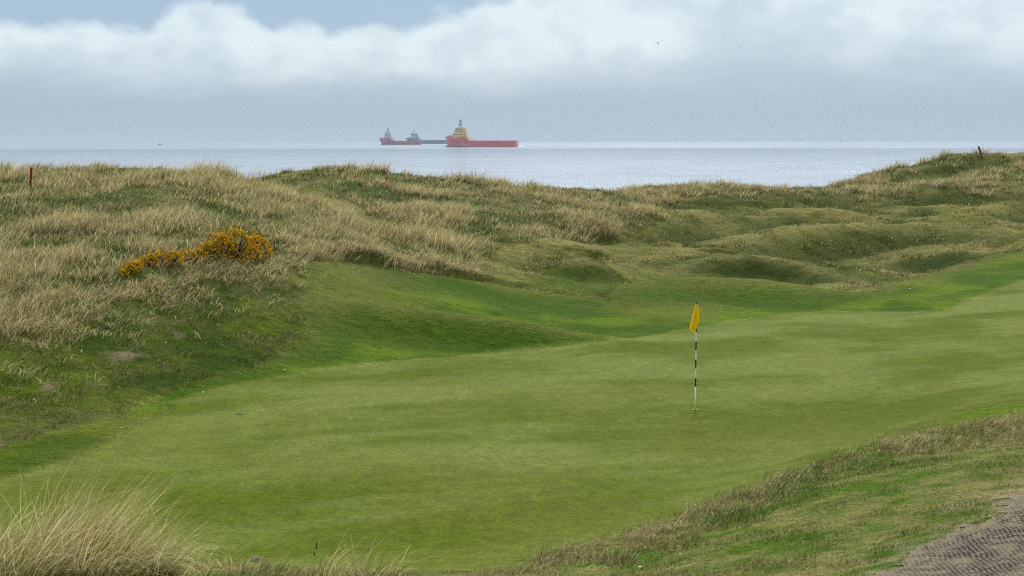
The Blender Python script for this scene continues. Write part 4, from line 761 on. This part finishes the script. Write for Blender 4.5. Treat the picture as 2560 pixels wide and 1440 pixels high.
        mb.build('name_mark', wp, hull)
        mb = MB(); xa, xb = .262*Lm, .365*Lm; yy = -hb*.97-.14
        for a in ((xa, xb, 2.2, 3.), (xa, xa+.7, 3., 8*.92), (xb-.7, xb, 3., 8*.92)): mb.box(a[0], a[1], yy-.05, yy+.25, a[2], a[3])
        mb.build('loading_mark', wp, hull)
ship(1113, 368, 1900, 97, math.radians(-11), 'nearest supply ship with bright red hull and tall yellow superstructure', 'red_ship', (.54, .065, .07), (.14, .05, .09), (.80, .56, .12), (.66, .54, .28), 13.2, 7.8,
     [(.055, .105, .35, 13.2, 15.2, 2), (.125, .265, .82, 13.2, 18.4, 1), (.150, .262, .86, 18.4, 21.6, 2), (.165, .258, .92, 21.6, 24.6, 2)], (.55, 38.), [1.5, -1.2, 1.5, 4.2, 2.4, 0.])
ship(948, 362.7, 2750, 81, math.radians(-4), 'leftmost supply ship with low dark red hull and grey-white superstructure', 'maroon_ship', (.30, .06, .09), (.12, .05, .07), (.48, .50, .50), (.52, .54, .54), 12.0, 7.2,
     [(.05, .09, .3, 12., 13.4, 1), (.12, .26, .8, 11.6, 15.6, 1), (.14, .245, .8, 15.6, 19., 2), (.15, .24, .9, 19., 22.2, 2)], (.7, 35.), [5, 3, 5, 4.5, 2.2, 0.], text=False)
ship(1013, 360.3, 3450, 108, math.radians(-5), 'farthest supply ship, dark blue hull, seen between the two red ships', 'blue_ship', (.035, .055, .12), (.03, .04, .08), (.16, .19, .25), (.48, .50, .52), 13.4, 8.4,
     [(.09, .12, .3, 13.4, 16, 1), (.14, .255, .84, 13.4, 17.6, 2), (.145, .25, .84, 17.6, 21, 2), (.14, .245, .94, 21, 24., 1)], (.55, 35.), [8, 6, 7, 5.6, 3., 0.], text=False)
# thruster wash astern of the nearest ship
wp = P(1302, 362, 1880); mb = MB()
for k in range(14):
    a = k/13; r_ = 1.0+1.2*math.sin(a*3)+random.random()*.5; c_ = (wp[0]-3+a*8, 1880+random.uniform(-3, 3), 0); rs = []
    for q in range(5): b2 = q/4*math.pi/2; rs.append([(c_[0]+math.cos(t_)*math.cos(b2)*r_, c_[1]+math.sin(t_)*math.cos(b2)*r_*2, sea_z(1880)-.3+math.sin(b2)*r_*.9) for t_ in np.linspace(0, 2*math.pi, 8, endpoint=False)])
    mb.loft(rs, cap=False)
o = mb.build('wash', paint('foam', (.8, .82, .84), .8, .05)); tag(o, 'white wash on the water behind the stern of the nearest ship', 'wash', kind='stuff')
# small boat and buoy near the horizon
p0 = P(400, 362.6, 2900); o = empty('fishing_boat', (p0[0], 2900, sea_z(2900))); tag(o, 'tiny grey fishing boat near the horizon above the left dune', 'boat')
mb = MB(); mb.loft([[(x_, sy*w_, z_) for sy, z_ in ((-1, h_), (1, h_), (.6, -.2), (-.6, -.2))] for x_, w_, h_ in ((-3.6, .1, 1.7), (-2, 1., 1.4), (1, 1.3, 1.2), (3.6, 1.1, 1.2))]).build('hull', paint('boat_grey', (.12, .14, .16)), o)
mb = MB(); mb.box(-1.5, .8, -.8, .8, 1.2, 3.0, (.85, .9)); mb.build('wheelhouse', paint('boat_house', (.2, .22, .24)), o); mb = MB(); mb.tube([(1., 0, 1.2), (1., 0, 4.2)], .1, 5).build('mast', bpy.data.materials['boat_grey'], o)
p0 = P(2101, 358.5, 5200); o = empty('buoy', (p0[0], 5200, sea_z(5200))); tag(o, 'dark marker buoy on the horizon right of the middle', 'buoy')
MB().loft([[(math.cos(a)*r, math.sin(a)*r, z) for a in np.linspace(0, 2*math.pi, 12, endpoint=False)] for r, z in ((1.6, -1), (2.2, .2), (2.2, 1.4), (1.2, 1.9))]).build('float', paint('buoy_dark', (.05, .06, .06)), o)
mb = MB()
for a in (0, 1.57, 3.14, 4.71): mb.tube([(math.cos(a)*1.2, math.sin(a)*1.2, 1.8), (math.cos(a)*.4, math.sin(a)*.4, 6.2)], .2, 5)
mb.box(-.9, .9, -.9, .9, 4., 5.4, (.7, .7)); mb.tube([(0, 0, 6), (0, 0, 8.)], [.5, .2], 6); mb.build('cage', bpy.data.materials['buoy_dark'], o)
# ------------------------------------------------------------------ birds
mbd = paint('gull_feather', (.20, .21, .22), .7, .2, 3)
def bird(u, v, d, span, heading, roll, flap, label):
    p0 = P(u, v, d); mb = MB(); s = span/1.3; rs = []
    for x_, r_, z_ in ((-.30, .006, .0), (-.25, .022, .0), (-.21, .04, .008), (-.15, .045, .01), (-.08, .07, 0), (.04, .075, -.01), (.14, .05, 0), (.22, .025, .012), (.30, .045, .016), (.36, .05, .018)):
        ry, rz = (r_, r_) if x_ < .2 else (r_, r_*.25+.004); rs.append([(x_*s, math.cos(a)*ry*s, (z_+math.sin(a)*rz)*s) for a in np.linspace(0, 2*math.pi, 10, endpoint=False)])
    mb.loft(rs)
    for sy in (-1, 1):
        fl_ = flap[0 if sy < 0 else 1]; rs = []; yy, zz_ = .03, .02
        for k, (dy, sw, ch) in enumerate(((0, 0, .17), (.14, -.03, .155), (.13, -.05, .14), (.14, -.01, .12), (.13, .06, .085), (.09, .13, .03))):
            a = fl_[min(k, len(fl_)-1)]; yy += dy*math.cos(a); zz_ += dy*math.sin(a); rs.append([((sw-ch*.5+ch*cx_)*s, sy*yy*s, (zz_+tz*.012)*s) for cx_, tz in ((0, 0), (.3, 1), (1, 0), (.3, -.6))])
        mb.loft(rs)
    o = mb.build('gull', mbd, smooth=True); o.location = tuple(p0); o.rotation_euler = (roll, 0, heading); tag(o, label, 'gull'); return o
G1 = [(.5, .8, .35, .0, -.05, -.1), (.1, .5, .2, -.1, -.6, -.7)]
bird(1645, 108, 135, 1.22, math.radians(82), .0, [(.3, .7, .75, .15, 0, .0), (.2, .5, .1, -.3, -.6, -.6)], 'largest gull gliding high over the sea, wings spread')
bird(1617, 253, 420, 1.1, math.radians(70), 0, G1, 'small distant gull low in the sky beneath the largest gull')
for u, v, lb in ((285, 315, 'tiny far gull above the left dune, the higher of a pair'), (313, 334, 'tiny far gull above the left dune, the lower of a pair'), (1318, 349, 'left one of two specks of gulls by the red ship\'s stern'), (1324, 349, 'right one of two specks of gulls by the red ship\'s stern')):
    bird(u, v, 700 if u < 400 else 900, 1.2, math.radians(rng.uniform(20, 80)), 0, G1, lb)
# ------------------------------------------------------------------ haze
mb = MB(); mb.box(-13300, 13300, -13300, 13300, -28, 41); hm = bpy.data.materials.new('sea_haze'); hm.use_nodes = True; t = NT(hm.node_tree); t.n.clear()
pv_ = t.add('ShaderNodeVolumePrincipled', i_Color=(.43, .50, .57, 1), i_Density=.00013); pv_.inputs['Anisotropy'].default_value = 0.; mo_ = t.add('ShaderNodeOutputMaterial'); t.l.new(pv_.outputs[0], mo_.inputs['Volume'])
hz = tag(mb.build('haze', hm), kind='stuff'); hz['label'] = 'thin pale sea haze'; hz['category'] = 'haze'
